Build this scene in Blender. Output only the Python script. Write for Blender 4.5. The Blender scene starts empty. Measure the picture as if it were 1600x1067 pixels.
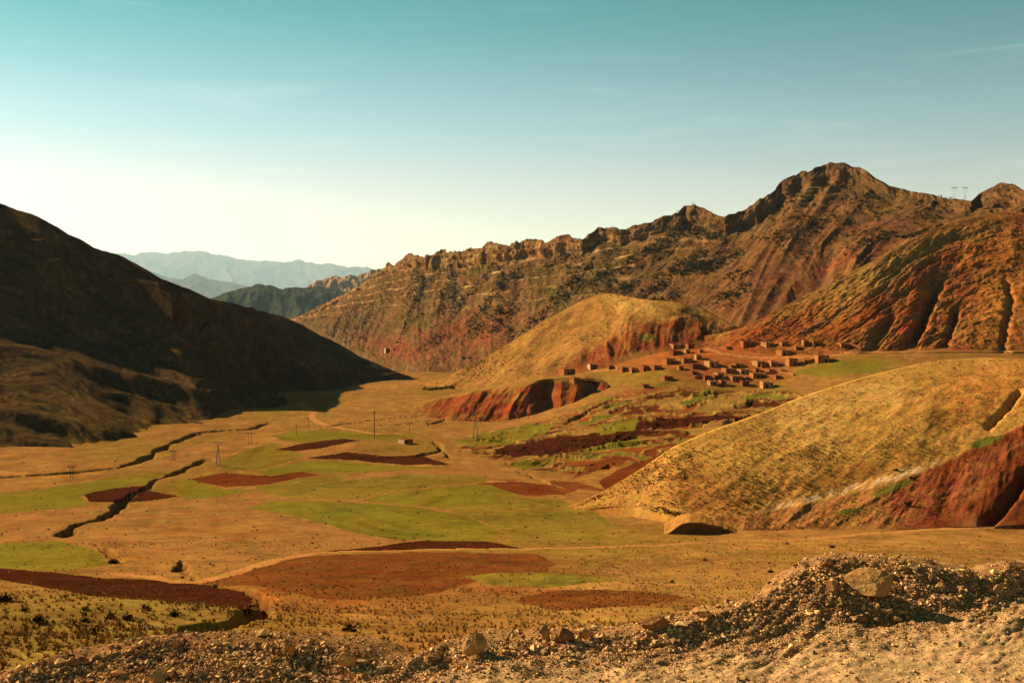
import bpy, math, random
import numpy as np
from mathutils import Vector, Matrix

random.seed(7)
RNG = np.random.default_rng(11)
S = bpy.context.scene
COL = S.collection

# ------------------------------------------------------------------ camera
F = 1716.0                                    # focal length in photo pixels (1600 wide)
PITCH = math.radians(-2.1)
CP, SP = math.cos(PITCH), math.sin(PITCH)
cam = bpy.data.cameras.new('camera'); cam.sensor_width = 36; cam.lens = 36 * F / 1600
cam.clip_start = 0.1; cam.clip_end = 200000
co = bpy.data.objects.new('camera', cam); COL.objects.link(co)
co.rotation_euler = (math.pi / 2 + PITCH, 0, 0)
S.camera = co

# ------------------------------------------------------------------ sky and sun
SUN_EL, SUN_AZ = math.radians(25.5), math.radians(-53.0)      # azimuth measured from the view axis, left is negative
w = bpy.data.worlds.new('World'); S.world = w; w.use_nodes = True
nt = w.node_tree; nt.nodes.clear()
def N(nt, t, **kw):
    n = nt.nodes.new(t)
    for k, v in kw.items():
        setattr(n, k, v)
    return n
sky = N(nt, 'ShaderNodeTexSky', sky_type='NISHITA', sun_disc=False)
sky.sun_elevation = SUN_EL; sky.sun_rotation = SUN_AZ
sky.air_density = 1.0; sky.dust_density = 0.7; sky.ozone_density = 1.0; sky.altitude = 1800
tc = N(nt, 'ShaderNodeTexCoord'); sep = N(nt, 'ShaderNodeSeparateXYZ')
nt.links.new(tc.outputs['Generated'], sep.inputs[0])
ramp = N(nt, 'ShaderNodeValToRGB')            # the whole sky's tint, by elevation only
cr = ramp.color_ramp; cr.elements[0].position = 0.0; cr.elements[0].color = (1.42, 1.05, 0.62, 1)
for p, c in ((0.03, (1.38, 0.92, 0.58, 1)), (0.10, (1.38, 0.92, 0.64, 1)), (0.165, (0.93, 0.96, 0.68, 1)), (0.25, (0.25, 0.83, 0.53, 1)), (1.0, (0.15, 0.65, 0.48, 1))):
    e = cr.elements.new(p) if p < 1 else cr.elements[-1]
    e.position = p; e.color = c
nt.links.new(sep.outputs['Z'], ramp.inputs[0])
mul = N(nt, 'ShaderNodeMix', data_type='RGBA', blend_type='MULTIPLY'); mul.inputs[0].default_value = 1
sc1 = N(nt, 'ShaderNodeVectorMath', operation='SCALE'); sc1.inputs['Scale'].default_value = 1 / 9.0
gmm = N(nt, 'ShaderNodeGamma'); gmm.inputs[1].default_value = 1.3
sc2 = N(nt, 'ShaderNodeVectorMath', operation='SCALE'); sc2.inputs['Scale'].default_value = 9.6
nt.links.new(sky.outputs[0], sc1.inputs[0]); nt.links.new(sc1.outputs[0], gmm.inputs[0]); nt.links.new(gmm.outputs[0], sc2.inputs[0])
nt.links.new(sc2.outputs[0], mul.inputs[6]); nt.links.new(ramp.outputs[0], mul.inputs[7])
# thin cirrus wisps, stretched along the horizon
mp = N(nt, 'ShaderNodeMapping'); mp.inputs['Scale'].default_value = (2.2, 2.2, 26.0); mp.inputs['Location'].default_value = (1.3, 0.4, 0.7)
nt.links.new(tc.outputs['Generated'], mp.inputs[0])
nz = N(nt, 'ShaderNodeTexNoise'); nz.inputs['Scale'].default_value = 1.9; nz.inputs['Detail'].default_value = 7; nz.inputs['Roughness'].default_value = 0.6; nz.inputs['Distortion'].default_value = 0.5
nt.links.new(mp.outputs[0], nz.inputs[0])
mr = N(nt, 'ShaderNodeMapRange'); mr.inputs[1].default_value = 0.56; mr.inputs[2].default_value = 0.9; mr.inputs[4].default_value = 0.16
nt.links.new(nz.outputs[0], mr.inputs[0])
cloud = N(nt, 'ShaderNodeMix', data_type='RGBA'); cloud.inputs[7].default_value = (13.0, 12.6, 10.0, 1)
nt.links.new(mr.outputs[0], cloud.inputs[0]); nt.links.new(mul.outputs[2], cloud.inputs[6])
bg = N(nt, 'ShaderNodeBackground'); bg.inputs[1].default_value = 0.05
nt.links.new(cloud.outputs[2], bg.inputs[0])
wo = N(nt, 'ShaderNodeOutputWorld'); nt.links.new(bg.outputs[0], wo.inputs[0])

sl = bpy.data.lights.new('sun', 'SUN'); sl.energy = 5.0; sl.angle = math.radians(0.5); sl.color = (1.0, 0.85, 0.62)
so = bpy.data.objects.new('sun', sl); COL.objects.link(so)
SUNV = Vector((math.cos(SUN_EL) * math.sin(SUN_AZ), math.cos(SUN_EL) * math.cos(SUN_AZ), math.sin(SUN_EL)))
so.rotation_euler = SUNV.to_track_quat('Z', 'Y').to_euler()
S.view_settings.view_transform = 'Standard'; S.view_settings.look = 'None'
S.view_settings.exposure = 1.4; S.view_settings.gamma = 1.0; S.view_settings.use_curve_mapping = False
S.cycles.max_bounces = 4; S.cycles.diffuse_bounces = 2; S.cycles.glossy_bounces = 1; S.cycles.volume_bounces = 0
S.cycles.use_denoising = True; S.cycles.denoising_prefilter = 'ACCURATE'; S.cycles.use_adaptive_sampling = False

# ------------------------------------------------------------------ projection helpers
def mslope(py):                               # height per metre of forward distance on the ray through picture row py
    yc = -(np.asarray(py, float) - 533.5) / F
    return (yc * CP + SP) / (CP - yc * SP)
def ray(px, py):
    xc = (np.asarray(px, float) - 800) / F; yc = -(np.asarray(py, float) - 533.5) / F
    return xc, CP - yc * SP, yc * CP + SP
def at(px, py, d):
    x, y, z = ray(px, py); t = np.asarray(d, float) / y
    return np.stack(np.broadcast_arrays(x * t, y * t, z * t), -1)
def project(P):
    X, Y, Z = P[..., 0], P[..., 1], P[..., 2]
    fw = np.maximum(Y * CP + Z * SP, 1e-3); up = -Y * SP + Z * CP
    return 800 + F * X / fw, 533.5 - F * up / fw

# ------------------------------------------------------------------ numpy noise
_PT = np.random.default_rng(5).permutation(4096).astype(np.int32)
_GA = np.random.default_rng(6).random(4096) * 2 * np.pi
_GC, _GS = np.cos(_GA).astype(np.float32), np.sin(_GA).astype(np.float32)
def perlin(x, y, s=0):
    x0, y0 = np.floor(x), np.floor(y); fx, fy = (x - x0).astype(np.float32), (y - y0).astype(np.float32)
    ix, iy = x0.astype(np.int32), y0.astype(np.int32)
    u, v = fx * fx * fx * (fx * (fx * 6 - 15) + 10), fy * fy * fy * (fy * (fy * 6 - 15) + 10)
    h0 = _PT[(ix + s * 131) & 4095]; h1 = _PT[(ix + 1 + s * 131) & 4095]
    def g(h, ay, ax):
        k = _PT[(h + iy + ay) & 4095]; return _GC[k] * (fx - ax) + _GS[k] * (fy - ay)
    a = g(h0, 0, 0); b = g(h1, 0, 1); c = g(h0, 1, 0); d = g(h1, 1, 1)
    return (a + (b - a) * u + (c - a) * v + (a - b - c + d) * u * v) * 1.5
def fbm(x, y, o=4, s=0, r=0.5):
    t = 0; a = 1; n = 0
    for i in range(o):
        t = t + a * perlin(x * 2 ** i, y * 2 ** i, s + i * 17); n += a; a *= r
    return t / n
def ridged(x, y, o=4, s=0, r=0.5):
    t = 0; a = 1; n = 0
    for i in range(o):
        t = t + a * (1 - 2 * np.abs(perlin(x * 2 ** i, y * 2 ** i, s + i * 17))); n += a; a *= r
    return t / n
def sstep(a, b, x):
    t = np.clip((x - a) / (b - a), 0, 1); return t * t * (3 - 2 * t)
def inpoly(px, py, poly):
    c = np.zeros(px.shape, bool); n = len(poly)
    for i in range(n):
        x1, y1 = poly[i]; x2, y2 = poly[(i + 1) % n]
        if y1 == y2: continue
        c ^= ((y1 > py) != (y2 > py)) & (px < (x2 - x1) * (py - y1) / (y2 - y1) + x1)
    return c
def segdist(x, y, pts):
    best = np.full(x.shape, 1e9); side = np.zeros(x.shape); par = np.zeros(x.shape); L = 0
    for (ax, ay), (bx, by) in zip(pts[:-1], pts[1:]):
        dx, dy = bx - ax, by - ay; l2 = dx * dx + dy * dy + 1e-9
        t = np.clip(((x - ax) * dx + (y - ay) * dy) / l2, 0, 1)
        d = np.hypot(x - ax - t * dx, y - ay - t * dy)
        m = d < best; best = np.where(m, d, best); par = np.where(m, L + t * math.sqrt(l2), par); L += math.sqrt(l2)
    return best, par, L
def blob(px, py, cx, cy, rx, ry, ang=0):      # soft elliptical zone on the ground
    a = math.radians(ang); dx, dy = px - cx, py - cy
    u = (dx * math.cos(a) + dy * math.sin(a)) / rx; v = (-dx * math.sin(a) + dy * math.cos(a)) / ry
    return np.clip(1.3 - np.hypot(u, v), 0, 1)
def mixc(c, col, m):
    return c + (np.array(col) - c) * np.clip(m, 0, 1)[..., None]

# ------------------------------------------------------------------ mesh and material helpers
def tag(o, label=None, cat=None, group=None, kind=None):
    if label: o['label'] = label
    if cat: o['category'] = cat
    if group: o['group'] = group
    if kind: o['kind'] = kind
    return o
def mesh_np(name, V, Q, mat=None, col=None, smooth=True, tri=False):
    k = 3 if tri else 4
    V = np.ascontiguousarray(V.reshape(-1, 3), dtype=np.float32); Q = np.ascontiguousarray(Q.reshape(-1, k), dtype=np.int32)
    me = bpy.data.meshes.new(name); me.vertices.add(len(V)); me.vertices.foreach_set('co', V.ravel())
    me.loops.add(Q.size); me.loops.foreach_set('vertex_index', Q.ravel())
    me.polygons.add(len(Q)); me.polygons.foreach_set('loop_start', np.arange(0, Q.size, k, dtype=np.int32))
    me.update(calc_edges=True)
    me.polygons.foreach_set('use_smooth', np.full(len(Q), smooth, bool))
    if col is not None:
        a = me.color_attributes.new('soil', 'FLOAT_COLOR', 'POINT')
        c = np.ones((len(V), 4), np.float32); c[:, :3] = np.clip(col.reshape(-1, 3), 0.004, 1)
        a.data.foreach_set('color', c.ravel())
    if mat: me.materials.append(mat)
    return me
def link(name, me, parent=None, loc=None):
    o = bpy.data.objects.new(name, me); COL.objects.link(o)
    if parent: o.parent = parent
    if loc is not None: o.location = loc
    return o
def grid_faces(nv, nu):
    i = np.arange(nv * nu).reshape(nv, nu)
    return np.stack([i[1:, :-1], i[1:, 1:], i[:-1, 1:], i[:-1, :-1]], -1)
ALB = 0.72                                    # overall ground reflectance
def soil_mat(name, scale, bump=0.4, bdist=0.3, amt=0.35, base=None, vary=False, rough=1.0, spec=0.0, speck=0.0, furrow=None):
    m = bpy.data.materials.new(name); m.use_nodes = True; t = m.node_tree; b = t.nodes['Principled BSDF']
    b.inputs['Roughness'].default_value = rough; b.inputs['Specular IOR Level'].default_value = spec
    tcn = N(t, 'ShaderNodeTexCoord')
    n1 = N(t, 'ShaderNodeTexNoise'); n1.inputs['Scale'].default_value = scale; n1.inputs['Detail'].default_value = 9; n1.inputs['Roughness'].default_value = 0.68
    n2 = N(t, 'ShaderNodeTexNoise'); n2.inputs['Scale'].default_value = scale * 0.13; n2.inputs['Detail'].default_value = 6; n2.inputs['Roughness'].default_value = 0.6
    for n in (n1, n2): t.links.new(tcn.outputs['Object'], n.inputs[0])
    if base is None:
        a = N(t, 'ShaderNodeVertexColor', layer_name='soil'); src = a.outputs[0]
    else:
        a = N(t, 'ShaderNodeRGB'); a.outputs[0].default_value = (*base, 1); src = a.outputs[0]
    if vary:
        a2 = N(t, 'ShaderNodeVertexColor', layer_name='soil'); mv = N(t, 'ShaderNodeMix', data_type='RGBA', blend_type='MULTIPLY'); mv.inputs[0].default_value = 1
        t.links.new(src, mv.inputs[6]); t.links.new(a2.outputs[0], mv.inputs[7]); src = mv.outputs[2]
    r1 = N(t, 'ShaderNodeMapRange'); r1.inputs[1].default_value = 0.3; r1.inputs[2].default_value = 0.7; r1.inputs[3].default_value = 1 - amt; r1.inputs[4].default_value = 1 + amt
    r2 = N(t, 'ShaderNodeMapRange'); r2.inputs[1].default_value = 0.32; r2.inputs[2].default_value = 0.68; r2.inputs[3].default_value = 1 - amt * 0.7; r2.inputs[4].default_value = 1 + amt * 0.7
    t.links.new(n1.outputs[0], r1.inputs[0]); t.links.new(n2.outputs[0], r2.inputs[0])
    n4 = N(t, 'ShaderNodeTexNoise'); n4.inputs['Scale'].default_value = scale * 4.5; n4.inputs['Detail'].default_value = 4; n4.inputs['Roughness'].default_value = 0.7; t.links.new(tcn.outputs['Object'], n4.inputs[0])
    r4 = N(t, 'ShaderNodeMapRange'); r4.inputs[1].default_value = 0.33; r4.inputs[2].default_value = 0.67; r4.inputs[3].default_value = 1 - amt; r4.inputs[4].default_value = 1 + amt; t.links.new(n4.outputs[0], r4.inputs[0])
    m0 = N(t, 'ShaderNodeMath', operation='MULTIPLY'); t.links.new(r1.outputs[0], m0.inputs[0]); t.links.new(r4.outputs[0], m0.inputs[1])
    mm = N(t, 'ShaderNodeMath', operation='MULTIPLY'); t.links.new(m0.outputs[0], mm.inputs[0]); t.links.new(r2.outputs[0], mm.inputs[1])
    r1.inputs[3].default_value *= ALB; r1.inputs[4].default_value *= ALB
    vm = N(t, 'ShaderNodeVectorMath', operation='SCALE'); t.links.new(src, vm.inputs[0]); t.links.new(mm.outputs[0], vm.inputs['Scale'])
    wm_ = N(t, 'ShaderNodeMix', data_type='RGBA', blend_type='MULTIPLY'); wm_.inputs[0].default_value = 1; wm_.inputs[7].default_value = (1.12, 0.84, 0.60, 1); t.links.new(vm.outputs[0], wm_.inputs[6])
    hue = N(t, 'ShaderNodeHueSaturation'); t.links.new(wm_.outputs[2], hue.inputs['Color'])
    r3 = N(t, 'ShaderNodeMapRange'); r3.inputs[1].default_value = 0.3; r3.inputs[2].default_value = 0.7; r3.inputs[3].default_value = 0.488; r3.inputs[4].default_value = 0.512
    n3 = N(t, 'ShaderNodeTexNoise'); n3.inputs['Scale'].default_value = scale * 0.3; n3.inputs['Detail'].default_value = 5
    t.links.new(tcn.outputs['Object'], n3.inputs[0]); t.links.new(n3.outputs[0], r3.inputs[0]); t.links.new(r3.outputs[0], hue.inputs['Hue'])
    out = hue.outputs[0]
    if speck:                                 # scattered pale stones and dark tussocks too small to build
        vz = N(t, 'ShaderNodeTexVoronoi'); vz.inputs['Scale'].default_value = scale * 1.6; t.links.new(tcn.outputs['Object'], vz.inputs[0])
        sp = N(t, 'ShaderNodeMapRange'); sp.inputs[1].default_value = 0.16; sp.inputs[2].default_value = 0.26; sp.inputs[3].default_value = speck; sp.inputs[4].default_value = 0
        t.links.new(vz.outputs['Distance'], sp.inputs[0])
        mx = N(t, 'ShaderNodeMix', data_type='RGBA'); mx.inputs[7].default_value = (0.05, 0.038, 0.014, 1)
        t.links.new(sp.outputs[0], mx.inputs[0]); t.links.new(out, mx.inputs[6]); out = mx.outputs[2]
    t.links.new(out, b.inputs['Base Color'])
    bp = N(t, 'ShaderNodeBump'); bp.inputs['Strength'].default_value = bump; bp.inputs['Distance'].default_value = bdist
    t.links.new(n1.outputs[0], bp.inputs['Height']); last = bp
    if furrow:
        mpn = N(t, 'ShaderNodeMapping'); mpn.inputs['Rotation'].default_value = (0, 0, furrow[1]); t.links.new(tcn.outputs['Object'], mpn.inputs[0])
        wv = N(t, 'ShaderNodeTexWave'); wv.inputs['Scale'].default_value = furrow[0]; wv.inputs['Distortion'].default_value = 3.0; wv.inputs['Detail'].default_value = 3; wv.inputs['Detail Scale'].default_value = 0.6
        t.links.new(mpn.outputs[0], wv.inputs[0])
        b2 = N(t, 'ShaderNodeBump'); b2.inputs['Strength'].default_value = 0.35; b2.inputs['Distance'].default_value = 0.25
        t.links.new(wv.outputs['Fac'], b2.inputs['Height']); t.links.new(bp.outputs[0], b2.inputs['Normal']); last = b2
    t.links.new(last.outputs[0], b.inputs['Normal'])
    return m

# ------------------------------------------------------------------ hills: lofted slopes
# rows run from the crest down to the foot; each row is a line of (picture column, picture row); ang gives the ground's
# steepness in degrees between two rows, so that every point gets a true distance from the distance of the foot
def pl(pts, x):
    p = np.asarray(pts, float); return np.interp(x, p[:, 0], p[:, 1])
def smooth1(a, k, axis):
    if k < 1: return a
    ker = np.hanning(2 * k + 3)[1:-1]; ker /= ker.sum()
    pad = [(0, 0)] * a.ndim; pad[axis] = (k, k); b = np.pad(a, pad, mode='edge'); out = 0
    for i, wt in enumerate(ker):
        sl_ = [slice(None)] * a.ndim; sl_[axis] = slice(i, i + a.shape[axis]); out = out + wt * b[tuple(sl_)]
    return out
def loft(px0, px1, nu, nv, rows, ang, foot_d, shifts=None, back=(35, 300), front=(12, 8), sm=3, su=2, nback=14):
    U = np.linspace(px0, px1, nu); K = len(rows)
    shifts = shifts or [0] * K
    PX = [U + (pl(s, U) if isinstance(s, (list, tuple)) else s) for s in shifts]
    PY = [smooth1(pl(r, px), su, 0) for r, px in zip(rows, PX)]
    D = [None] * K; Z = [None] * K
    D[K - 1] = smooth1(pl(foot_d, PX[K - 1]), 12, 0); Z[K - 1] = mslope(PY[K - 1]) * D[K - 1]
    for k in range(K - 2, -1, -1):
        a = ang[k]; a = smooth1(pl(a, PX[k]), 10, 0) if isinstance(a, (list, tuple)) else a
        tn = np.tan(np.radians(a)); D[k] = (tn * D[k + 1] - Z[k + 1]) / (tn - mslope(PY[k]))
        Z[k] = mslope(PY[k]) * D[k]
    R = [at(PX[k], PY[k], D[k]) for k in range(K)]
    gaps = np.array([max(3, np.abs(PY[k + 1] - PY[k]).mean()) for k in range(K - 1)])
    cnt = np.maximum(3, np.round(gaps / gaps.sum() * nv).astype(int)); out = []; vv = []
    for k in range(K - 1):
        for j in range(cnt[k]):
            t = j / cnt[k]; out.append(R[k] * (1 - t) + R[k + 1] * t); vv.append((k + t) / (K - 1))
    out.append(R[-1]); vv.append(1.0)
    G = smooth1(np.array(out), sm, 0); G[0] = R[0]; G[-1] = R[-1]
    bk = []                                   # the far side of the hill, falling away behind the crest
    for j in range(nback, 0, -1):
        s = (j / nback) ** 1.6 * back[1]; q = R[0].copy(); q[:, 1] += s; q[:, 0] += s * 0.15
        q[:, 2] -= np.tan(np.radians(back[0])) * s * s / (s + 0.12 * back[1]); bk.append(q); vv.insert(0, 0.0)
    fr = R[-1].copy(); fr[:, 1] -= front[0]; fr[:, 2] -= front[1]
    G = np.concatenate([np.array(bk), G, fr[None]], 0); vv.append(1.0)
    V = np.array(vv)[:, None] * np.ones(nu)[None]
    return G, V, U
def normals(G):
    du = np.gradient(G, axis=1); dv = np.gradient(G, axis=0); n = np.cross(dv, du)
    n /= np.linalg.norm(n, axis=-1, keepdims=True) + 1e-9
    return np.where(n[..., 2:3] < 0, -n, n)
def arclen(G):                                # metres across and metres down the slope, along the loft
    su = np.concatenate([np.zeros((G.shape[0], 1)), np.cumsum(np.linalg.norm(np.diff(G, axis=1), axis=-1), 1)], 1)
    sv = np.concatenate([np.zeros((1, G.shape[1])), np.cumsum(np.linalg.norm(np.diff(G, axis=0), axis=-1), 0)], 0)
    k = G.shape[0] // 2
    return np.broadcast_to(su[k][None], G.shape[:2]), sv
SURF = {}
def terrain(name, G, col, mat, label, cat=None):
    me = mesh_np(name, G, grid_faces(*G.shape[:2]), mat, col); o = link(name, me)
    tag(o, label, cat, None, 'structure'); SURF[name] = (G, col)
    return o

GOLD = (0.34, 0.205, 0.045); TAN = (0.33, 0.19, 0.055); OLIVE = (0.20, 0.145, 0.028); RED = (0.27, 0.075, 0.022); DRED = (0.13, 0.034, 0.012)
ROCK = (0.22, 0.125, 0.06); SCRUB = (0.10, 0.085, 0.028); BROWN = (0.20, 0.105, 0.04)

# ---- ground sheet to the horizon
gm = soil_mat('plain_soil', 0.002, base=(0.16, 0.11, 0.05))
bx = np.array([[-95000, -3000, -260], [95000, -3000, -260], [95000, 95000, -260], [-95000, 95000, -260]], float)
tag(link('ground', mesh_np('ground', bx, np.array([[0, 1, 2, 3]]), gm)), 'low brown plain far below the mountains', 'ground', None, 'structure')

# ---- far ranges
def far_range(name, crest, foot_y, d, ang, label, col, amp, L, seed, nu=420):
    xs = [c[0] for c in crest]
    G, V, U = loft(xs[0], xs[-1], nu, 46, [crest, [(xs[0], foot_y), (xs[-1], foot_y)]], [ang], [(xs[0], d), (xs[-1], d)], back=(25, d * 0.2), front=(10, 50), su=1)
    su, sv = arclen(G); n = normals(G)
    k = np.clip(V * 6, 0.25, 1)
    G = G + n * ((ridged(su / L + 0.3 * fbm(su / L, sv / L, 2, seed), sv / (L * 2.5), 5, seed) - 0.3) * amp * k + fbm(su / (L * 0.22), sv / L, 4, seed + 3, 0.6) * amp * 0.22)[..., None]
    c = np.ones(G.shape) * np.array(col)
    return terrain(name, G, c, soil_mat(name + '_soil', 40.0 / d, bdist=d * 0.002), label, 'mountains')
far_range('far_mountain_range', [(-200, 380), (100, 388), (180, 395), (210, 399), (232, 396), (262, 397), (285, 395), (300, 394), (318, 394), (345, 401), (370, 407), (395, 407), (425, 409), (440, 412), (465, 408), (490, 413), (520, 414), (545, 419), (560, 417), (580, 421), (640, 425), (800, 430)],
          500, 52000, 15, 'pale blue hazy mountain range on the horizon', (0.10, 0.11, 0.07), 700, 4300, 3)
far_range('hazy_mountain_ridge', [(-100, 400), (150, 415), (235, 424), (262, 434), (285, 436), (303, 428), (325, 434), (370, 444), (420, 455), (520, 470), (700, 480)],
          520, 28000, 16, 'mid-distance hazy blue-grey ridge below the far range', (0.08, 0.085, 0.05), 280, 1700, 5)
far_range('dark_wooded_hill', [(200, 500), (300, 478), (340, 463), (370, 452), (402, 446), (425, 447), (440, 453), (458, 449), (490, 448), (520, 453), (545, 457), (600, 466), (700, 480)],
          545, 5200, 20, 'dark blue-green rounded hill between the left mountain and the rocky ridge', (0.045, 0.06, 0.03), 45, 260, 8)
far_range('far_cliffs', [(420, 480), (470, 458), (487, 445), (497, 439), (507, 436), (518, 432), (524, 430), (530, 433), (538, 434), (546, 430), (556, 431), (568, 428), (580, 423), (592, 421), (605, 418), (640, 410), (700, 400)], 520, 7000, 24, 'pale lit cliffs beyond the dark rounded hill', (0.36, 0.24, 0.11), 60, 170, 9)

# ---- rocky ridge on the right
crest = [(380, 520), (430, 507), (470, 493), (500, 479), (530, 464), (548, 454), (570, 441), (590, 427), (602, 420), (606, 413), (618, 414), (628, 406), (636, 398), (641, 395), (648, 400), (664, 402), (680, 396), (693, 389), (704, 393), (716, 394), (735, 389), (754, 388), (762, 379), (768, 378), (780, 383), (795, 385), (808, 380), (825, 373), (838, 374), (852, 378), (870, 370), (884, 366), (897, 370), (910, 375), (925, 365), (935, 356), (948, 354), (970, 359), (990, 354), (1010, 350), (1040, 340), (1062, 332), (1070, 323), (1084, 320), (1100, 324), (1115, 333), (1132, 340), (1150, 333), (1180, 318), (1205, 301), (1220, 285), (1240, 275), (1252, 268), (1268, 266), (1290, 257), (1320, 258), (1345, 262), (1365, 275), (1388, 291), (1420, 298), (1450, 304), (1480, 311), (1518, 315), (1530, 303), (1552, 292), (1565, 286), (1585, 290), (1600, 298), (1640, 310), (1760, 330)]
def shiftrow(r, f): return [(a, b + f(a)) for a, b in r]
cliffdrop = lambda a: float(np.interp(a, [380, 600, 640, 760, 900, 930, 1050, 1084, 1130, 1200, 1290, 1390, 1480, 1530, 1565, 1700], [3, 10, 26, 27, 30, 24, 26, 36, 24, 30, 34, 14, 8, 22, 34, 30]))
bench = lambda a: cliffdrop(a) + float(np.interp(a, [380, 700, 900, 1100, 1300, 1600], [6, 14, 12, 18, 16, 10]))
foot = [(380, 524), (430, 515), (480, 508), (520, 528), (560, 548), (640, 580), (760, 606), (900, 590), (1000, 560), (1150, 525), (1300, 475), (1500, 410), (1760, 375)]
mid = [(x, 0.45 * np.interp(x, *zip(*crest)) + 0.55 * np.interp(x, *zip(*foot))) for x in range(380, 1770, 20)]
fd = [(380, 3400), (480, 2700), (560, 2050), (640, 1580), (760, 1300), (900, 1150), (1000, 1080), (1150, 1000), (1300, 960), (1500, 900), (1760, 860)]
sh = [(380, 0), (600, 0), (900, -30), (1100, -110), (1400, -150), (1760, -150)]
G, V, U = loft(430, 1740, 1240, 250, [crest, shiftrow(crest, cliffdrop), shiftrow(crest, bench), mid, foot],
               [[(380, 55), (900, 58), (1100, 50), (1300, 44), (1500, 38)], 20, 28, 22], fd, back=(30, 250),
               shifts=[0, 0, [(a, b * 0.1) for a, b in sh], [(a, b * 0.6) for a, b in sh], sh], sm=2, su=1)
su, sv = arclen(G); n = normals(G)
svr = sv - sv[14][None]
m_cl = np.exp(-((V - 0.14) / 0.13) ** 2)
wR = sstep(930, 1180, project(G)[0] + 60 * fbm(su / 150, sv / 150, 2, 20))  # the right half is bare and deeply gullied
wp = 0.16 * fbm(su / 90, sv / 140, 3, 21)
vary = 0.45 + 0.9 * sstep(-0.25, 0.35, fbm(su / 260, sv / 500, 2, 19))
g1 = 1 - 2 * np.abs(perlin(su / 150 + wp, sv / 1600, 22)); g2 = 1 - 2 * np.abs(perlin(su / 52 + 1.3 * wp, sv / 700, 23)); g3 = 1 - 2 * np.abs(perlin(su / 21 + 2 * wp, sv / 260, 24))
butt = ridged(su / 58 + 1.2 * wp, sv / 300, 5, 25, 0.62)
k = sstep(0.02, 0.25, V) * (1 - 0.4 * sstep(0.8, 1, V))
up_ = 1 - sstep(0.42, 0.62, V + 0.08 * fbm(su / 60, sv / 60, 2, 26))                # broken rock above, smooth scree aprons below
disp = ((g1 - 0.4) * (6 + 7 * wR) + (g2 - 0.4) * (2.4 + 4 * wR * (0.35 + 0.65 * up_)) + (g3 - 0.4) * (1.4 + 2.2 * wR * up_ + 0.5 * wR)) * k * vary
disp += (butt - 0.3) * 9 * m_cl * (1 - 0.45 * wR)
disp += fbm(su / 28, sv / 26, 4, 31, 0.62) * (3.4 + 4 * m_cl) * sstep(0.0, 0.05, V) * (1 - 0.8 * wR * (1 - up_))
G = G + n * disp[..., None]
zz = G[..., 2] - 0.10 * G[..., 0] + 5 * fbm(su / 160, sv / 160, 3, 41)
step = 15.0; fr = (zz / step) % 1
G = G + n * ((sstep(0.0, 0.8, fr) * (1 - sstep(0.86, 1.0, fr)) - 0.5)[..., None] * (4.6 * (1 - 0.8 * wR) * sstep(0.03, 0.15, V) * (1 - sstep(0.55, 0.85, V)) * sstep(-0.3, 0.2, fbm(su / 90, sv / 90, 2, 42)))[..., None])
G[..., 2] += fbm(su / 8, sv / 8, 4, 44, 0.65) * 1.7 * (V > 0) * (1 - 0.6 * wR * (1 - up_))
rag = (perlin(su[0] / 11, su[0] * 0, 46) * 2.6 + np.round(perlin(su[0] / 41, su[0] * 0 + 3, 47) * 3) * 1.7 * (0.3 + perlin(su[0] / 140, su[0] * 0 + 8, 48) + 0.5).clip(0.1, 1.5)) * (1 - 0.75 * sstep(1340, 1400, px if False else project(G)[0][14]))
G[..., 2] += rag[None] * np.exp(-(V / 0.10) ** 2)
px, py = project(G)
c = np.ones(G.shape) * np.array((0.165, 0.105, 0.045))
pn = fbm(su / 60, sv / 60, 4, 51)
c = mixc(c, (0.11, 0.085, 0.03), sstep(-0.15, 0.35, pn) * (1 - wR) * 0.9)
c = mixc(c, (0.42, 0.26, 0.115), m_cl * (0.55 + 1.1 * fbm(su / 25, zz / 6, 3, 52)) * (1 - 0.5 * wR))
c = mixc(c, (0.42, 0.29, 0.13), (fr > 0.72) * (1 - 0.7 * wR) * sstep(0.15, 0.3, V) * (1 - sstep(0.55, 0.75, V)) * 0.85 * sstep(-0.15, 0.25, fbm(su / 35, sv / 35, 3, 53)))
c = mixc(c, (0.175, 0.092, 0.040), wR * sstep(0.35, 0.7, V) * 0.9)
c = mixc(c, (0.115, 0.07, 0.032), wR * (1 - sstep(0.3, 0.6, V)) * 0.7)
for (cx, cy, rx, ry, a_, s_) in [(700, 522, 110, 24, -18, 1), (620, 545, 80, 18, 15, .8), (1320, 405, 60, 11, -32, 1.1), (1260, 440, 60, 9, -32, .9), (760, 540, 90, 30, -25, .9), (1160, 470, 120, 8, -30, .4), (850, 545, 120, 22, -25, .8), (1380, 385, 30, 10, -30, .8)]:
    c = mixc(c, (0.21, 0.064, 0.034), blob(px, py, cx, cy, rx, ry, a_) * s_ * (0.5 + 1.0 * fbm(su / 40, sv / 40, 3, 55)))
c = mixc(c, (0.36, 0.22, 0.10), blob(px, py, 1075, 374, 55, 3, 5) * 1.3)
c = mixc(c, (0.34, 0.20, 0.095), blob(px, py, 1270, 290, 90, 14, -22) * 0.8 * sstep(-0.2, 0.2, pn))
c *= (0.98 + 0.55 * fbm(su / 14, sv / 14, 3, 57))[..., None]
ridge_mat = soil_mat('ridge_rock', 0.11, bump=0.9, bdist=5.0, amt=0.4)
terrain('rocky_ridge', G, c, ridge_mat, 'long rocky ridge with cliff bands and gullied slopes rising to the right', 'mountain')

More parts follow.
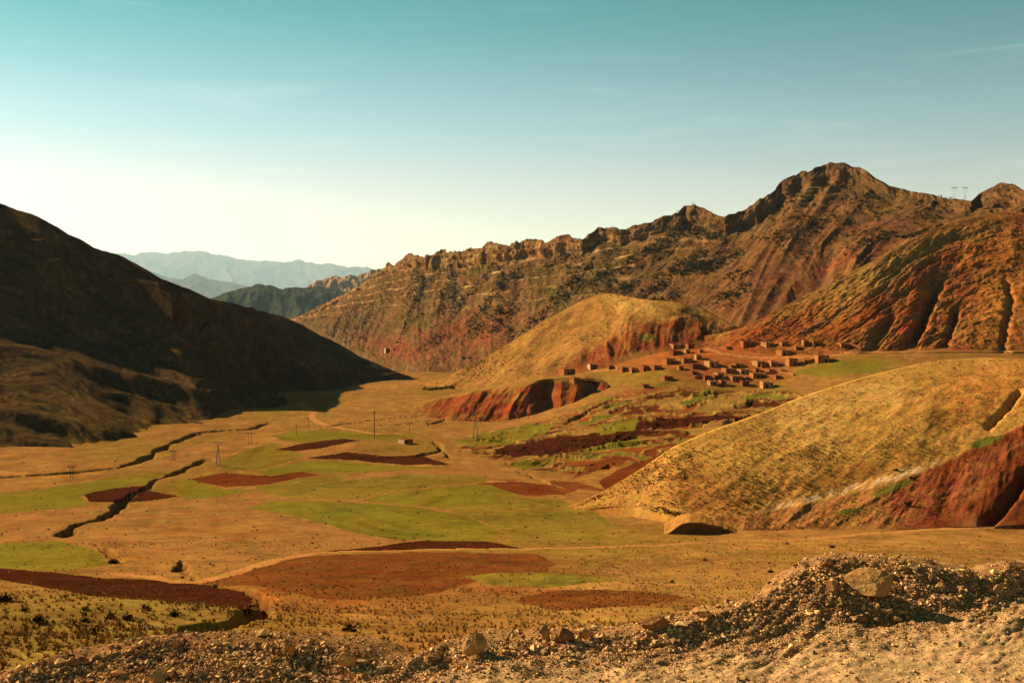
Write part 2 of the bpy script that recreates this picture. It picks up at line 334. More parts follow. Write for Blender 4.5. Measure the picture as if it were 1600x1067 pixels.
# ---- left mountain in shade
r_sky = [(-1400, 300), (-700, 255), (-300, 255), (-150, 275), (-60, 300), (0, 318), (24, 328), (46, 333), (60, 341), (80, 352), (95, 363), (108, 367), (120, 373), (132, 382), (150, 389), (180, 397), (205, 410), (225, 422), (240, 432), (265, 441), (300, 455), (330, 470), (360, 478), (400, 487), (435, 492), (460, 503), (500, 525), (550, 553), (600, 578), (640, 590), (700, 602)]  # crest left of the view is unseen, its height set to cast shade
r_b = [(-1400, 300), (-500, 255), (-100, 318), (0, 352), (40, 365), (80, 392), (110, 404), (150, 413), (190, 419), (215, 427), (240, 437), (280, 452), (330, 472), (380, 483), (430, 492), (460, 506), (500, 529), (550, 557), (600, 581), (640, 592), (700, 603)]
r_b2 = [(-1400, 370), (-500, 350), (-100, 390), (0, 405), (40, 408), (80, 412), (120, 425), (200, 452), (250, 462), (300, 475), (350, 492), (400, 505), (450, 525), (500, 545), (550, 565), (600, 584), (640, 594), (700, 604)]
r_a = [(-1400, 420), (-500, 410), (0, 440), (30, 436), (60, 429), (90, 429), (130, 438), (170, 445), (220, 458), (260, 472), (300, 490), (350, 510), (400, 530), (450, 548), (500, 564), (550, 576), (600, 588), (640, 595), (700, 605)]
r_c = [(-1400, 520), (-500, 515), (0, 520), (70, 524), (140, 540), (200, 562), (250, 578), (310, 600), (350, 606), (400, 596), (450, 596), (500, 597), (550, 598), (600, 598), (640, 599), (700, 607)]
r_d = [(-1400, 540), (-500, 535), (0, 540), (60, 556), (120, 572), (180, 588), (250, 604), (320, 618), (350, 624), (400, 612), (450, 608), (500, 607), (560, 605), (640, 603), (700, 609)]
r_e = [(-1400, 585), (-500, 580), (0, 585), (80, 600), (160, 622), (240, 640), (320, 655), (350, 645), (380, 634), (420, 622), (500, 614), (560, 609), (640, 606), (700, 610)]
r_f = [(-1400, 645), (-500, 640), (0, 645), (60, 655), (120, 668), (200, 684), (260, 694), (310, 676), (350, 660), (385, 645), (420, 630), (500, 618), (560, 612), (640, 608), (700, 611)]
r_g = [(-1400, 750), (-500, 748), (0, 744), (100, 738), (180, 732), (230, 716), (262, 697), (310, 680), (350, 664), (395, 648), (430, 634), (500, 621), (560, 615), (640, 610), (700, 613)]
fdl = [(-1400, 470), (-500, 465), (0, 466), (180, 490), (262, 540), (350, 610), (430, 730), (500, 850), (560, 930), (640, 1000), (700, 1050)]
G, V, U = loft(-1300, 690, 900, 330, [r_sky, r_b, r_b2, r_a, r_c, r_d, r_e, r_f, r_g],
               [[(a_, p_), (b_, q_)] for a_, b_, p_, q_ in ((150, 400, 44, 36), (150, 400, 43, 34), (150, 400, 30, 9), (120, 400, 41, 30), (150, 400, 8, 5), (150, 400, 23, 24), (150, 400, 6, 4), (150, 400, 15, 13))], fdl, back=(28, 260), sm=3, su=4,
               shifts=[-60, -50, -40, -30, 0, 10, 25, 40, 50])
su, sv = arclen(G); n = normals(G)
wp = 0.5 * fbm(su / 150, sv / 150, 3, 61)
k = sstep(0.0, 0.12, V)
G = G + n * (((ridged(su / 120 + wp, sv / 300, 4, 62, 0.5) - 0.4) * 3.0 + fbm(su / 45, sv / 30, 4, 63) * 1.6 + (ridged(su / 300 + 0.2 * wp, sv / 42 + 0.5 * fbm(su / 160, sv / 120, 2, 60), 2, 59, 0.45) - 0.4) * (2.6 + 3.5 * (1 - sstep(0.4, 0.6, V)))) * k)[..., None]
px, py = project(G)
for ln, hh, wd in (([(40, 372), (90, 400), (150, 425), (240, 452), (330, 480), (400, 500)], 9, 7), ([(20, 446), (60, 430), (95, 430), (170, 446), (230, 466), (300, 498), (400, 545), (500, 590)], 13, 9), ([(120, 534), (200, 562), (310, 602), (352, 610)], 5, 8), ([(0, 540), (60, 556), (180, 590), (340, 622), (370, 632)], 5, 8), ([(150, 612), (240, 636), (330, 658)], 3.5, 8), ([(0, 642), (60, 655), (200, 685), (258, 694)], 3.5, 9), ([(400, 500), (470, 525), (560, 572), (640, 598)], 6, 6), ([(300, 540), (400, 575), (500, 600)], 11, 8), ([(0, 690), (120, 706), (220, 716)], 2.5, 8)):
    dd, pp, LL = segdist(px + 8 * fbm(su / 50, sv / 50, 2, 56), py + 5 * fbm(su / 40, sv / 40, 3, 57), ln)          # spurs running down towards the valley
    G[..., 2] += hh * np.exp(-(dd / wd) ** 2) * sstep(-1, 40, pp) * (0.7 + 0.8 * fbm(su / 60, sv / 60, 2, 58))
G[..., 2] += fbm(su / 7, sv / 7, 4, 64, 0.6) * 0.8
px, py = project(G)
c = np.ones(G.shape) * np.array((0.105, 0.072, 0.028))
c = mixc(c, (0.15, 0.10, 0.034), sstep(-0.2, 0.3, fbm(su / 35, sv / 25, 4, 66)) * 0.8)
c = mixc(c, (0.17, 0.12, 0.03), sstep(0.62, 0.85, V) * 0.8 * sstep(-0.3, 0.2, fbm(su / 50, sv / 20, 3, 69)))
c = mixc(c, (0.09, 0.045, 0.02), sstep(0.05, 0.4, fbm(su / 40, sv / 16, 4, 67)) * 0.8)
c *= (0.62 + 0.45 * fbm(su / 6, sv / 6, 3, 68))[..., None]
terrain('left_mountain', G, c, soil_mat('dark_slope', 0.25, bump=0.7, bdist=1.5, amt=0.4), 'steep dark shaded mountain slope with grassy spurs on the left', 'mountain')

# ---- red slope behind the village
r0 = [(1080, 528), (1130, 520), (1160, 512), (1200, 492), (1250, 466), (1300, 440), (1350, 415), (1400, 388), (1440, 366), (1480, 349), (1510, 340), (1540, 334), (1570, 331), (1600, 333), (1660, 345), (1800, 350)]
r2 = [(1080, 545), (1150, 540), (1250, 545), (1330, 552), (1420, 553), (1500, 552), (1600, 550), (1800, 548)]
r1 = [(x, 0.5 * np.interp(x, *zip(*r0)) + 0.5 * np.interp(x, *zip(*r2))) for x in range(1080, 1801, 20)]
G, V, U = loft(1100, 1790, 560, 230, [r0, r1, r2], [23, 19], [(1080, 735), (1200, 690), (1330, 650), (1600, 645), (1800, 640)], back=(25, 250), sm=10, su=2,
               shifts=[0, [(1100, 0), (1300, -10), (1450, -20), (1800, 0)], [(1100, -10), (1300, -40), (1450, -50), (1800, 0)]], front=(25, 10))
su, sv = arclen(G); n = normals(G); px, py = project(G)
wp = 0.5 * fbm(su / 60, sv / 90, 3, 71)
k = sstep(0.0, 0.1, V) * (1 - sstep(0.92, 1, V))
G = G + n * (((1 - 2 * np.abs(perlin(su / 75 + 0.3 * wp, sv / 900, 72)) - 0.4) * 1.3 + fbm(su / 17 + wp, sv / 40, 4, 70, 0.6) * 1.0 + fbm(su / 26, sv / 26, 4, 73) * 1.9 + fbm(su / 6, sv / 6, 4, 79, 0.65) * 0.9) * (0.15 + 0.85 * k))[..., None]
for gl, dep, wd in (([(1470, 430), (1455, 465), (1440, 500), (1425, 530), (1418, 556)], 10, 8), ([(1498, 470), (1490, 500), (1478, 530), (1470, 552)], 5, 5), ([(1570, 430), (1580, 470), (1570, 520), (1565, 550)], 3, 5), ([(1400, 470), (1385, 510), (1360, 548)], 3, 8)):
    dd, pp, LL = segdist(px + 5 * fbm(su / 12, sv / 12, 3, 74), py, gl)
    G[..., 2] -= dep * np.exp(-(dd / wd) ** 2) * sstep(0, 20, pp) 
fr = ((G[..., 2] + 2 * fbm(su / 60, sv / 60, 2, 75)) / 4.2) % 1
wt = sstep(1500, 1560, px) * sstep(380, 440, py)
G[..., 2] += (np.abs(fr - 0.5) * -2 + 0.5) * 0.5 * wt
c = np.ones(G.shape) * np.array((0.26, 0.105, 0.036))
c = mixc(c, (0.28, 0.165, 0.045), sstep(-0.1, 0.3, fbm(su / 50, sv / 50, 4, 76)) * 0.65)
c = mixc(c, (0.30, 0.20, 0.06), blob(px, py, 1370, 425, 170, 28, -29) * 0.9)
for (cx, cy, rx, ry, a_, s_) in [(1300, 520, 160, 20, -22, 1.2), (1180, 530, 110, 16, -20, 1.4), (1430, 500, 40, 60, 20, 1.3), (1460, 415, 60, 14, -30, 1.0), (1540, 400, 90, 26, -8, 1.0), (1480, 540, 40, 18, 0, 1), (1250, 500, 70, 10, -30, 1)]:
    c = mixc(c, (0.30, 0.085, 0.024), blob(px, py, cx, cy, rx, ry, a_) * s_ * (0.55 + 1.1 * fbm(su / 25, sv / 25, 4, 77)))
c = mixc(c, (0.34, 0.155, 0.035), blob(px, py, 1565, 470, 60, 90, 0) * 0.9)
c *= (1.08 + 0.55 * fbm(su / 8, sv / 8, 3, 78))[..., None]
terrain('red_slope', G, c, soil_mat('red_slope_soil', 0.22, bump=0.8, bdist=2.0, amt=0.4, speck=0.45), 'red and ochre eroded hillside rising behind the village', 'hillside')

# ---- golden knoll
r0 = [(600, 612), (660, 600), (690, 592), (740, 567), (790, 540), (840, 508), (880, 485), (910, 470), (938, 458), (960, 459), (985, 465), (1020, 469), (1050, 471), (1080, 476), (1105, 485), (1125, 496), (1148, 510), (1180, 520), (1220, 530)]
r2 = [(600, 618), (690, 606), (760, 600), (830, 592), (880, 580), (950, 565), (1000, 555), (1050, 540), (1100, 530), (1150, 522), (1220, 535)]
r1 = [(x, 0.52 * np.interp(x, *zip(*r0)) + 0.48 * np.interp(x, *zip(*r2)) - (6 if 960 < x < 1100 else 0)) for x in range(600, 1221, 10)]
G, V, U = loft(640, 1190, 460, 150, [r0, r1, r2], [19, [(600, 17), (960, 17), (1010, 30), (1120, 32), (1200, 20)]], [(600, 960), (690, 880), (830, 790), (950, 760), (1050, 760), (1200, 770)], back=(25, 160), sm=5, su=3,
               shifts=[0, [(640, 0), (900, -25), (1190, 0)], [(640, 0), (900, -50), (1000, -25), (1190, 0)]], front=(25, 12))
su, sv = arclen(G); n = normals(G); px, py = project(G)
k = sstep(0.0, 0.15, V) * (1 - sstep(0.9, 1, V))
red = np.clip(blob(px, py, 1045, 520, 75, 26, -8) * 1.8, 0, 1) + np.clip(blob(px, py, 940, 556, 95, 16, -24) * 1.7, 0, 1)
red = np.clip(red, 0, 1)
G = G + n * ((fbm(su / 50, sv / 80, 3, 81) * 3.5 + (ridged(su / 60 + 0.4 * fbm(su / 50, sv / 50, 2, 80), sv / 200, 3, 82) - .4) * 2.5 + ((ridged(su / 18 + 0.25 * fbm(su / 30, sv / 30, 2, 83), sv / 220, 2, 84) - 0.4) * 2.8 + (ridged(su / 6, sv / 60, 3, 79, 0.6) - 0.4) * 0.7) * red + fbm(su / 5, sv / 5, 3, 88) * .35) * (0.1 + 0.9 * k))[..., None]
c = np.ones(G.shape) * np.array((0.33, 0.19, 0.055))
c = mixc(c, (0.25, 0.15, 0.04), sstep(-0.1, 0.3, fbm(su / 30, sv / 40, 4, 86)) * 0.8)
c = mixc(c, (0.38, 0.265, 0.075), blob(px, py, 1000, 478, 60, 18, 12) * 0.8)
c = mixc(c, (0.20, 0.062, 0.024), red * (0.9 + 0.9 * fbm(su / 18, sv / 18, 3, 87)))
c = mixc(c, (0.12, 0.08, 0.025), blob(px, py, 1085, 490, 40, 11, 12) * 1.2 * sstep(-0.2, 0.2, fbm(su / 8, sv / 8, 3, 89)))
c = mixc(c, (0.15, 0.14, 0.028), np.clip(blob(px, py, 1012, 527, 13, 5, 0) * 2.5, 0, 1))
fr = (G[..., 2] / 3.5 + fbm(su / 40, sv / 40, 2, 85)) % 1
c = mixc(c, (0.21, 0.12, 0.035), (fr < 0.25) * sstep(900, 800, px) * sstep(560, 580, py) * 0.6)
c *= (1 + 0.35 * fbm(su / 6, sv / 6, 3, 90))[..., None]
terrain('golden_knoll', G, c, soil_mat('knoll_grass', 0.35, bump=0.6, bdist=1.2, amt=0.3, speck=0.35), 'rounded golden grass knoll with a red eroded bluff on its flank', 'hill')

# ---- red badlands below the knoll
r0 = [(560, 642), (620, 636), (660, 628), (700, 618), (740, 610), (780, 604), (820, 597), (850, 592), (880, 590), (910, 591), (935, 596), (955, 604), (980, 612)]
r1 = [(560, 655), (640, 655), (680, 663), (740, 665), (800, 660), (850, 652), (880, 644), (910, 636), (940, 622), (980, 616)]
G, V, U = loft(575, 972, 420, 90, [r0, r1], [[(560, 8), (700, 13), (780, 20), (850, 28), (930, 30), (980, 18)]], [(560, 700), (700, 640), (800, 625), (900, 635), (980, 650)], back=(2, 45), sm=4, su=2,
               shifts=[0, [(575, 0), (700, -40), (800, -40), (900, -8), (972, 0)]], front=(20, 8))
su, sv = arclen(G); n = normals(G); px, py = project(G)
k = sstep(0.0, 0.2, V) * (1 - sstep(0.85, 1, V)) * sstep(600, 740, px)
G = G + n * ((ridged(su / 24 + 0.25 * fbm(su / 30, sv / 50, 2, 91), sv / 260, 2, 92, 0.5) - 0.35)[..., None] * 3.2 + (ridged(su / 7 + 0.4 * fbm(su / 12, sv / 20, 2, 98), sv / 60, 3, 99, 0.6) - 0.35)[..., None] * 0.8 + fbm(su / 8, sv / 8, 3, 93)[..., None] * 0.8) * k[..., None]
for cx, w_, dep in ((852, 13, 9), (925, 11, 8)):
    G[..., 1] += dep * 1.2 * np.exp(-((px - cx) / w_) ** 2) * k
c = np.ones(G.shape) * np.array((0.27, 0.165, 0.045))
rd = sstep(610, 690, px - 0.3 * (py - 600)) * sstep(0.05, 0.2, V + 0.1 * fbm(su / 20, sv / 20, 2, 94)) * (1 - sstep(0.95, 1, V))
c = mixc(c, (0.235, 0.066, 0.024), rd * (0.95 + 0.7 * fbm(su / 25, sv / 25, 3, 95)))
c = mixc(c, (0.27, 0.15, 0.04), sstep(0.1, 0.5, fbm(su / 30, sv / 12, 3, 96)) * 0.7)
c *= (1 + 0.35 * fbm(su / 6, sv / 6, 3, 97))[..., None]
terrain('red_badlands', G, c, soil_mat('badland_soil', 0.4, bump=0.6, bdist=0.8, amt=0.3), 'red eroded bank with dark gullies below the knoll', 'bank')

# ---- near right hill
r0 = [(860, 800), (900, 789), (950, 765), (1000, 735), (1050, 700), (1100, 678), (1150, 660), (1200, 642), (1250, 622), (1300, 605), (1350, 590), (1400, 577), (1440, 568), (1480, 562), (1530, 559), (1600, 561), (1700, 570), (1800, 575)]
rw = [(860, 803), (900, 793), (960, 780), (1000, 772), (1060, 798), (1150, 806), (1200, 797), (1260, 780), (1320, 763), (1370, 750), (1420, 736), (1480, 710), (1520, 690), (1560, 672), (1600, 655), (1700, 620), (1800, 600)]
rw2 = [(860, 805), (900, 796), (960, 786), (1000, 784), (1060, 803), (1150, 813), (1200, 806), (1260, 793), (1320, 777), (1370, 764), (1420, 750), (1480, 724), (1520, 704), (1560, 686), (1600, 668), (1700, 632), (1800, 612)]
r3 = [(860, 808), (900, 800), (960, 793), (1000, 796), (1060, 808), (1110, 822), (1150, 831), (1200, 834), (1300, 832), (1450, 826), (1600, 821), (1800, 815)]
rm = [(x, 0.5 * np.interp(x, *zip(*r0)) + 0.5 * np.interp(x, *zip(*rw))) for x in range(860, 1801, 20)]
G, V, U = loft(880, 1780, 700, 250, [r0, rm, rw, rw2, r3], [13, 16, 14, [(860, 12), (1150, 12), (1400, 14), (1800, 17)]], [(860, 318), (930, 306), (1000, 290), (1060, 277), (1110, 270), (1150, 266), (1300, 266), (1600, 270), (1800, 275)], back=(16, 120), sm=6, su=4,
               shifts=[0, 0, -5, -5, [(880, 0), (1150, 0), (1400, -40), (1780, -60)]], front=(2, 5))
su, sv = arclen(G); n = normals(G); px, py = project(G)
k = sstep(0.0, 0.15, V) * (1 - sstep(0.93, 1, V))
low = sstep(0.6, 0.75, V)
G = G + n * ((fbm(su / 45, sv / 70, 3, 101) * 1.0 + fbm(su / 9, sv / 9, 3, 102) * 0.35 + (ridged(su / 22 + .4 * fbm(su / 20, sv / 20, 2, 103), sv / 60, 3, 104) - .4) * 0.4 * low + (ridged(su / 7, sv / 40, 3, 113, .6) - .4) * 0.16 * low) * (0.1 + 0.9 * k))[..., None]
for gl, dep, wd in (([(1600, 740), (1585, 770), (1560, 800), (1540, 818)], 4, 7), ([(1592, 612), (1570, 640), (1545, 665)], 1.6, 5)):
    dd, pp, LL = segdist(px + 4 * fbm(su / 6, sv / 6, 2, 105), py, gl); G[..., 2] -= dep * np.exp(-(dd / wd) ** 2)
c = np.ones(G.shape) * np.array((0.44, 0.275, 0.07))
c = mixc(c, (0.52, 0.345, 0.11), sstep(0, 0.35, fbm(su / 35, sv / 60, 3, 106)) * 0.7)
c = mixc(c, (0.46, 0.22, 0.055), blob(px, py, 1540, 610, 120, 50, -20) * 0.9)
c = mixc(c, (0.36, 0.185, 0.045), blob(px, py, 1330, 740, 170, 18, -14) * 0.8)
c = mixc(c, (0.33, 0.16, 0.045), blob(px, py, 1100, 775, 110, 45, 10) * 0.8)
c = mixc(c, (0.29, 0.165, 0.042), sstep(1060, 950, px))
rimn = V + 0.012 * fbm(su / 6, sv / 6, 3, 109)
rim = sstep(0.485, 0.5, rimn) * (1 - sstep(0.58, 0.66, rimn)) * sstep(1180, 1260, px) * sstep(1480, 1420, px)
c = mixc(c, (0.26, 0.09, 0.04), low * (1.1 + 0.6 * fbm(su / 20, sv / 20, 3, 107)) * sstep(1080, 1180, px) * (0.55 + 0.45 * sstep(1330, 1450, px + 40 * fbm(su / 25, sv / 25, 2, 112))))
c = mixc(c, (0.15, 0.04, 0.014), low * sstep(1380, 1500, px) * sstep(-0.4, 0.1, fbm(su / 30, sv / 30, 3, 110)) * .9)
c = mixc(c, (0.75, 0.56, 0.36), rim * sstep(-0.25, 0.15, fbm(su / 5, sv / 3, 3, 111)) * 0.9)
for (cx, cy, rx, ry, a_, s_) in [(1540, 690, 26, 6, -15, 2), (1395, 762, 34, 6, -22, 2), (1325, 800, 22, 5, -5, 1.2)]:
    c = mixc(c, (0.11, 0.125, 0.022), np.clip(blob(px, py, cx, cy, rx, ry, a_) * s_, 0, 1))
c *= (1.18 + 0.35 * fbm(su / 4, sv / 4, 3, 108))[..., None]
terrain('near_right_hill', G, c, soil_mat('dry_grass_hill', 0.8, bump=0.6, bdist=0.5, amt=0.25, speck=0.35), 'golden dry-grass hill with a dark red lower slope on the right', 'hill')

r0 = [(1036, 836), (1046, 832), (1056, 825), (1066, 819), (1078, 816), (1095, 817), (1120, 822), (1150, 830), (1170, 836)]
r1 = [(1036, 838), (1050, 836), (1066, 832), (1090, 830), (1118, 833), (1150, 834), (1170, 838)]
G, V, U = loft(1037, 1168, 130, 30, [r0, r1], [62], [(1036, 258), (1170, 264)], back=(4, 40), sm=1, su=2, front=(3, 3))
su, sv = arclen(G); n = normals(G); G = G + n * (fbm(su / 3, sv / 3, 4, 115, 0.6) * 0.45)[..., None]
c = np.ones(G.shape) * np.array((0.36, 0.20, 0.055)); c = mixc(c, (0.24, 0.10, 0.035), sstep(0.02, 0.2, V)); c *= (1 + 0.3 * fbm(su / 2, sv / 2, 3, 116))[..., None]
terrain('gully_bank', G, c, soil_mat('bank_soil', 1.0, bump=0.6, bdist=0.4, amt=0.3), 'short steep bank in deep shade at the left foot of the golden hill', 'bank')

# ------------------------------------------------------------------ valley floor (thin-plate surface through surveyed points)
BY = np.array([1130, 1060, 1000, 960, 920, 880, 860, 830, 800, 760, 720, 690, 660, 640, 620, 600, 585], float)
BD = np.array([26, 45, 65, 100, 145, 190, 220, 265, 310, 375, 450, 520, 610, 690, 780, 880, 1000], float)
base_d = lambda y: np.interp(-np.asarray(y, float), -BY[::-1][::-1], BD)
pts = []
for x in (-700, -350, 0, 200, 400, 600, 800):
    for y, d in zip(BY[1:15], BD[1:15]):
        pts.append(at(x, y, d))
for x in (1000, 1200, 1400, 1600, 1900, 2200):
    for y, d in zip(BY[1:8], BD[1:8]): pts.append(at(x, y, d))
for p in [(950, 760, 370), (1000, 600, 640), (1200, 600, 620), (1060, 545, 735), (1280, 562, 645), (1000, 650, 555), (900, 690, 500), (1330, 585, 595), (1600, 554, 640), (1450, 570, 600), (1150, 540, 735), (900, 588, 720), (800, 605, 740), (1100, 660, 530), (950, 578, 720), (1200, 650, 520),
          (1300, 762, 330), (1600, 720, 400), (1450, 660, 450), (1600, 600, 540), (1300, 660, 470), (1900, 600, 560), (1900, 720, 400), (1100, 720, 420), (1050, 690, 480), (880, 630, 650), (700, 615, 800),
          (480, 634, 750), (560, 625, 770), (650, 597, 960), (600, 605, 940), (640, 580, 1250), (700, 590, 1150), (430, 640, 700)]:
    pts.append(at(*p))
for p in [(0, 14, -9), (-10, 14, -9), (10, 14, -9), (25, 14, -9), (-40, 20, -12), (60, 20, -12), (0, 2600, -120), (-500, 2600, -120), (500, 2200, -100), (900, 1500, -40), (600, 1100, 0), (-900, 1200, -70), (-700, 700, -70), (-1500, 1500, -100), (1500, 1000, 0), (-200, 1500, -100), (100, 1400, -90), (250, 950, -30)]:
    pts.append(np.array(p, float))
P = np.array(pts); C2 = P[:, :2] / 500.0
def tpsk(r2): return np.where(r2 > 1e-12, r2 * np.log(np.maximum(r2, 1e-12)), 0)
n_ = len(P); A = np.zeros((n_ + 3, n_ + 3)); A[:n_, :n_] = tpsk(((C2[:, None] - C2[None]) ** 2).sum(-1)) + np.eye(n_) * 2e-4
A[:n_, n_] = 1; A[:n_, n_ + 1:] = C2; A[n_, :n_] = 1; A[n_ + 1:, :n_] = C2.T
W = np.linalg.solve(A, np.concatenate([P[:, 2], [0, 0, 0]]))
def tps(x, y):
    out = np.empty(x.shape); xf, yf = x.ravel() / 500, y.ravel() / 500; o = np.empty(xf.size)
    for i in range(0, xf.size, 40000):
        a, b = xf[i:i + 40000], yf[i:i + 40000]
        o[i:i + 40000] = tpsk((a[:, None] - C2[None, :, 0]) ** 2 + (b[:, None] - C2[None, :, 1]) ** 2) @ W[:n_] + W[n_] + W[n_ + 1] * a + W[n_ + 2] * b
    return o.reshape(x.shape)
rowy = np.linspace(1110, 600, 540)
rowd = np.interp(-rowy, -BY, BD); rowd = smooth1(rowd, 8, 0)
rowd = np.concatenate([[16, 20], rowd[rowd > 24], np.geomspace(rowd[-1] * 1.012, 3000, 60)])
ux = np.concatenate([np.linspace(-1500, -60, 50)[:-1], np.linspace(-60, 1660, 920), np.linspace(1660, 3100, 50)[1:]])
X = (ux[None] - 800) / F * rowd[:, None]; Y = rowd[:, None] * np.ones(len(ux))[None]
# coarse evaluation then bilinear refinement keeps the script quick
ri = np.unique(np.r_[np.arange(0, len(rowd), 3), len(rowd) - 1]); ci = np.unique(np.r_[np.arange(0, len(ux), 4), len(ux) - 1])
Hc = tps(X[np.ix_(ri, ci)], Y[np.ix_(ri, ci)])
tmp = np.array([np.interp(np.arange(len(ux)), ci, r) for r in Hc])
H = np.array([np.interp(np.arange(len(rowd)), ri, tmp[:, j]) for j in range(len(ux))]).T
near = sstep(260, 60, Y)
H = smooth1(smooth1(H, 3, 0), 3, 1)
vpx, vpy = project(np.stack([X, Y, H], -1))
def ground_at(pxs, pys):
    """true ground position under a picture point, by walking the ray over the valley surface"""
    out = []
    for a, b in zip(pxs, pys):
        j = int(np.argmin(np.abs(ux - a))); colm = vpy[:, j]
        i = np.where(colm <= b)[0]; i = i[0] if len(i) else len(colm) - 1
        t = 0 if i == 0 else (colm[i - 1] - b) / max(colm[i - 1] - colm[i], 1e-6)
        d = rowd[i] if i == 0 else rowd[i - 1] * (1 - t) + rowd[i] * t
        out.append(((a - 800) / F * d, d))
    return out
def route(pl_): return ground_at([p[0] for p in pl_], [p[1] for p in pl_])
H0 = H.copy()
H = H + fbm(X / 60, Y / 60, 3, 121) * 1.1 * sstep(30, 150, Y) + fbm(X / 9, Y / 9, 3, 122) * 0.22 + fbm(X / 2.5, Y / 2.5, 2, 123) * 0.16 * near
# streams cut into the floor: (line, depth, half width)
chan = [([(-80, 752), (0, 747), (100, 739), (180, 733), (215, 722), (240, 706), (262, 694), (310, 677), (350, 673), (392, 669), (420, 660)], 5.0, 4.6),
        ([(322, 716), (300, 728), (270, 741), (240, 751), (228, 762), (200, 774), (180, 788), (170, 803), (140, 815), (112, 822), (100, 832), (92, 842)], 4.2, 3.4),
        ([(130, 850), (150, 856), (165, 866), (178, 878)], 2.5, 2.2), ([(190, 882), (240, 880), (275, 876), (285, 892), (300, 905)], 1.5, 1.6),
        ([(280, 1008), (320, 998), (360, 990), (395, 976), (408, 960), (412, 942), (395, 930), (340, 915)], 3.4, 2.6),
        ([(652, 712), (668, 708), (690, 704), (684, 694), (672, 690)], 4.5, 3.6), ([(690, 704), (705, 716)], 2, 2.4),
        ([(808, 737), (830, 745), (850, 752), (880, 762)], 3.0, 2.2), ([(885, 662), (905, 650), (925, 640), (948, 630), (968, 622)], 3.6, 3.0),
        ([(480, 672), (520, 666), (560, 661), (620, 652), (680, 648)], 2.4, 2.0),
        ([(560, 668), (620, 664), (680, 656)], 1.8, 1.8), ([(665, 664), (700, 655), (735, 650)], 2.5, 3.0)]
wet = np.zeros(H.shape)
for line, dep, hw in chan:
    dep, hw = dep * 0.6, hw * (0.4 if dep != 3.4 else 0.36)
    r = route(line); wx = X + 1.5 * fbm(X / 9, Y / 9, 3, 131) ; wy = Y + 2.4 * fbm(X / 11 + 7, Y / 11, 3, 132)
    dd, pp, LL = segdist(wx, wy, r); tap = sstep(0, 12, pp) * sstep(LL, LL - 12, pp)
    hw = hw * (0.95 + 1.1 * perlin(pp / 17, pp * 0 + dep, 133) + 0.5 * perlin(pp / 5, pp * 0 + dep, 134)).clip(0.35, 2)
    cut = sstep(hw * 1.3, hw * 0.5, dd) * (0.35 + 0.65 * tap)
    H -= dep * cut; wet = np.maximum(wet, cut)
# near bank: rolling spur at the lower left
H += 2.2 * np.exp(-(((X + 34) / 16) ** 2 + ((Y - 78) / 26) ** 2))
VG = np.stack([X, Y, H], -1)
wpx = vpx + 3 * fbm(X / 16, Y / 16, 3, 141) * np.clip(400 / Y, .3, 1.6); wpy = vpy + 1.3 * fbm(X / 14 + 3, Y / 14, 3, 142)

# ground colours of the open valley
c = np.ones(VG.shape) * np.array((0.265, 0.148, 0.045))
n1 = fbm(X / 45, Y / 90, 4, 151); n2 = fbm(X / 12, Y / 20, 4, 152)
c = mixc(c, (0.225, 0.16, 0.03), sstep(-0.1, 0.35, n1) * 0.8)
c = mixc(c, (0.32, 0.18, 0.05), sstep(0.0, 0.4, -n1 + 0.3 * n2) * 0.8)
c = mixc(c, (0.33, 0.205, 0.06), sstep(860, 940, vpy) * sstep(700, 1000, vpx) * 0.9)
c = mixc(c, (0.27, 0.195, 0.05), sstep(920, 950, vpy) * sstep(430, 300, vpx))
c = mixc(c, (0.19, 0.16, 0.035), sstep(0.0, 0.3, n2 + 0.3 * n1) * sstep(900, 950, vpy) * sstep(400, 200, vpx) * .7)
for (cx, cy, rx, ry, a_, s_, cc) in [(560, 920, 260, 40, -3, 1.2, (0.27, 0.115, 0.03)), (700, 890, 200, 22, -2, 1, (0.20, 0.075, 0.022)), (930, 935, 190, 9, 3, 1.4, (0.25, 0.09, 0.028)), (420, 930, 26, 12, 0, 1.3, (0.36, 0.13, 0.03)), (830, 905, 130, 12, 0, .8, (0.2, 0.13, 0.025)),
                                   (1110, 565, 170, 30, 0, 1.6, (0.29, 0.10, 0.03)), (1180, 555, 150, 12, 0, 1.2, (0.33, 0.12, 0.035)), (1310, 575, 90, 18, 0, 1.2, (0.19, 0.15, 0.03)), (1000, 590, 80, 14, -5, 1.2, (0.22, 0.165, 0.03)), (1120, 700, 110, 26, -20, 1, (0.31, 0.165, 0.045)), (1000, 790, 150, 45, 8, 1.2, (0.31, 0.17, 0.045)), (470, 650, 70, 20, 0, 1.3, (0.24, 0.165, 0.035)), (600, 650, 140, 30, 0, 1.2, (0.30, 0.175, 0.05)), (200, 870, 60, 20, 0, 1, (.3, .15, .04)), (1300, 850, 300, 14, -2, 1.2, (0.34, 0.2, 0.055)), (850, 820, 200, 30, 5, .9, (0.24, 0.165, 0.032))]:
    c = mixc(c, cc, blob(vpx, vpy, cx, cy, rx, ry, a_) * s_ * (0.75 + 0.7 * n2))
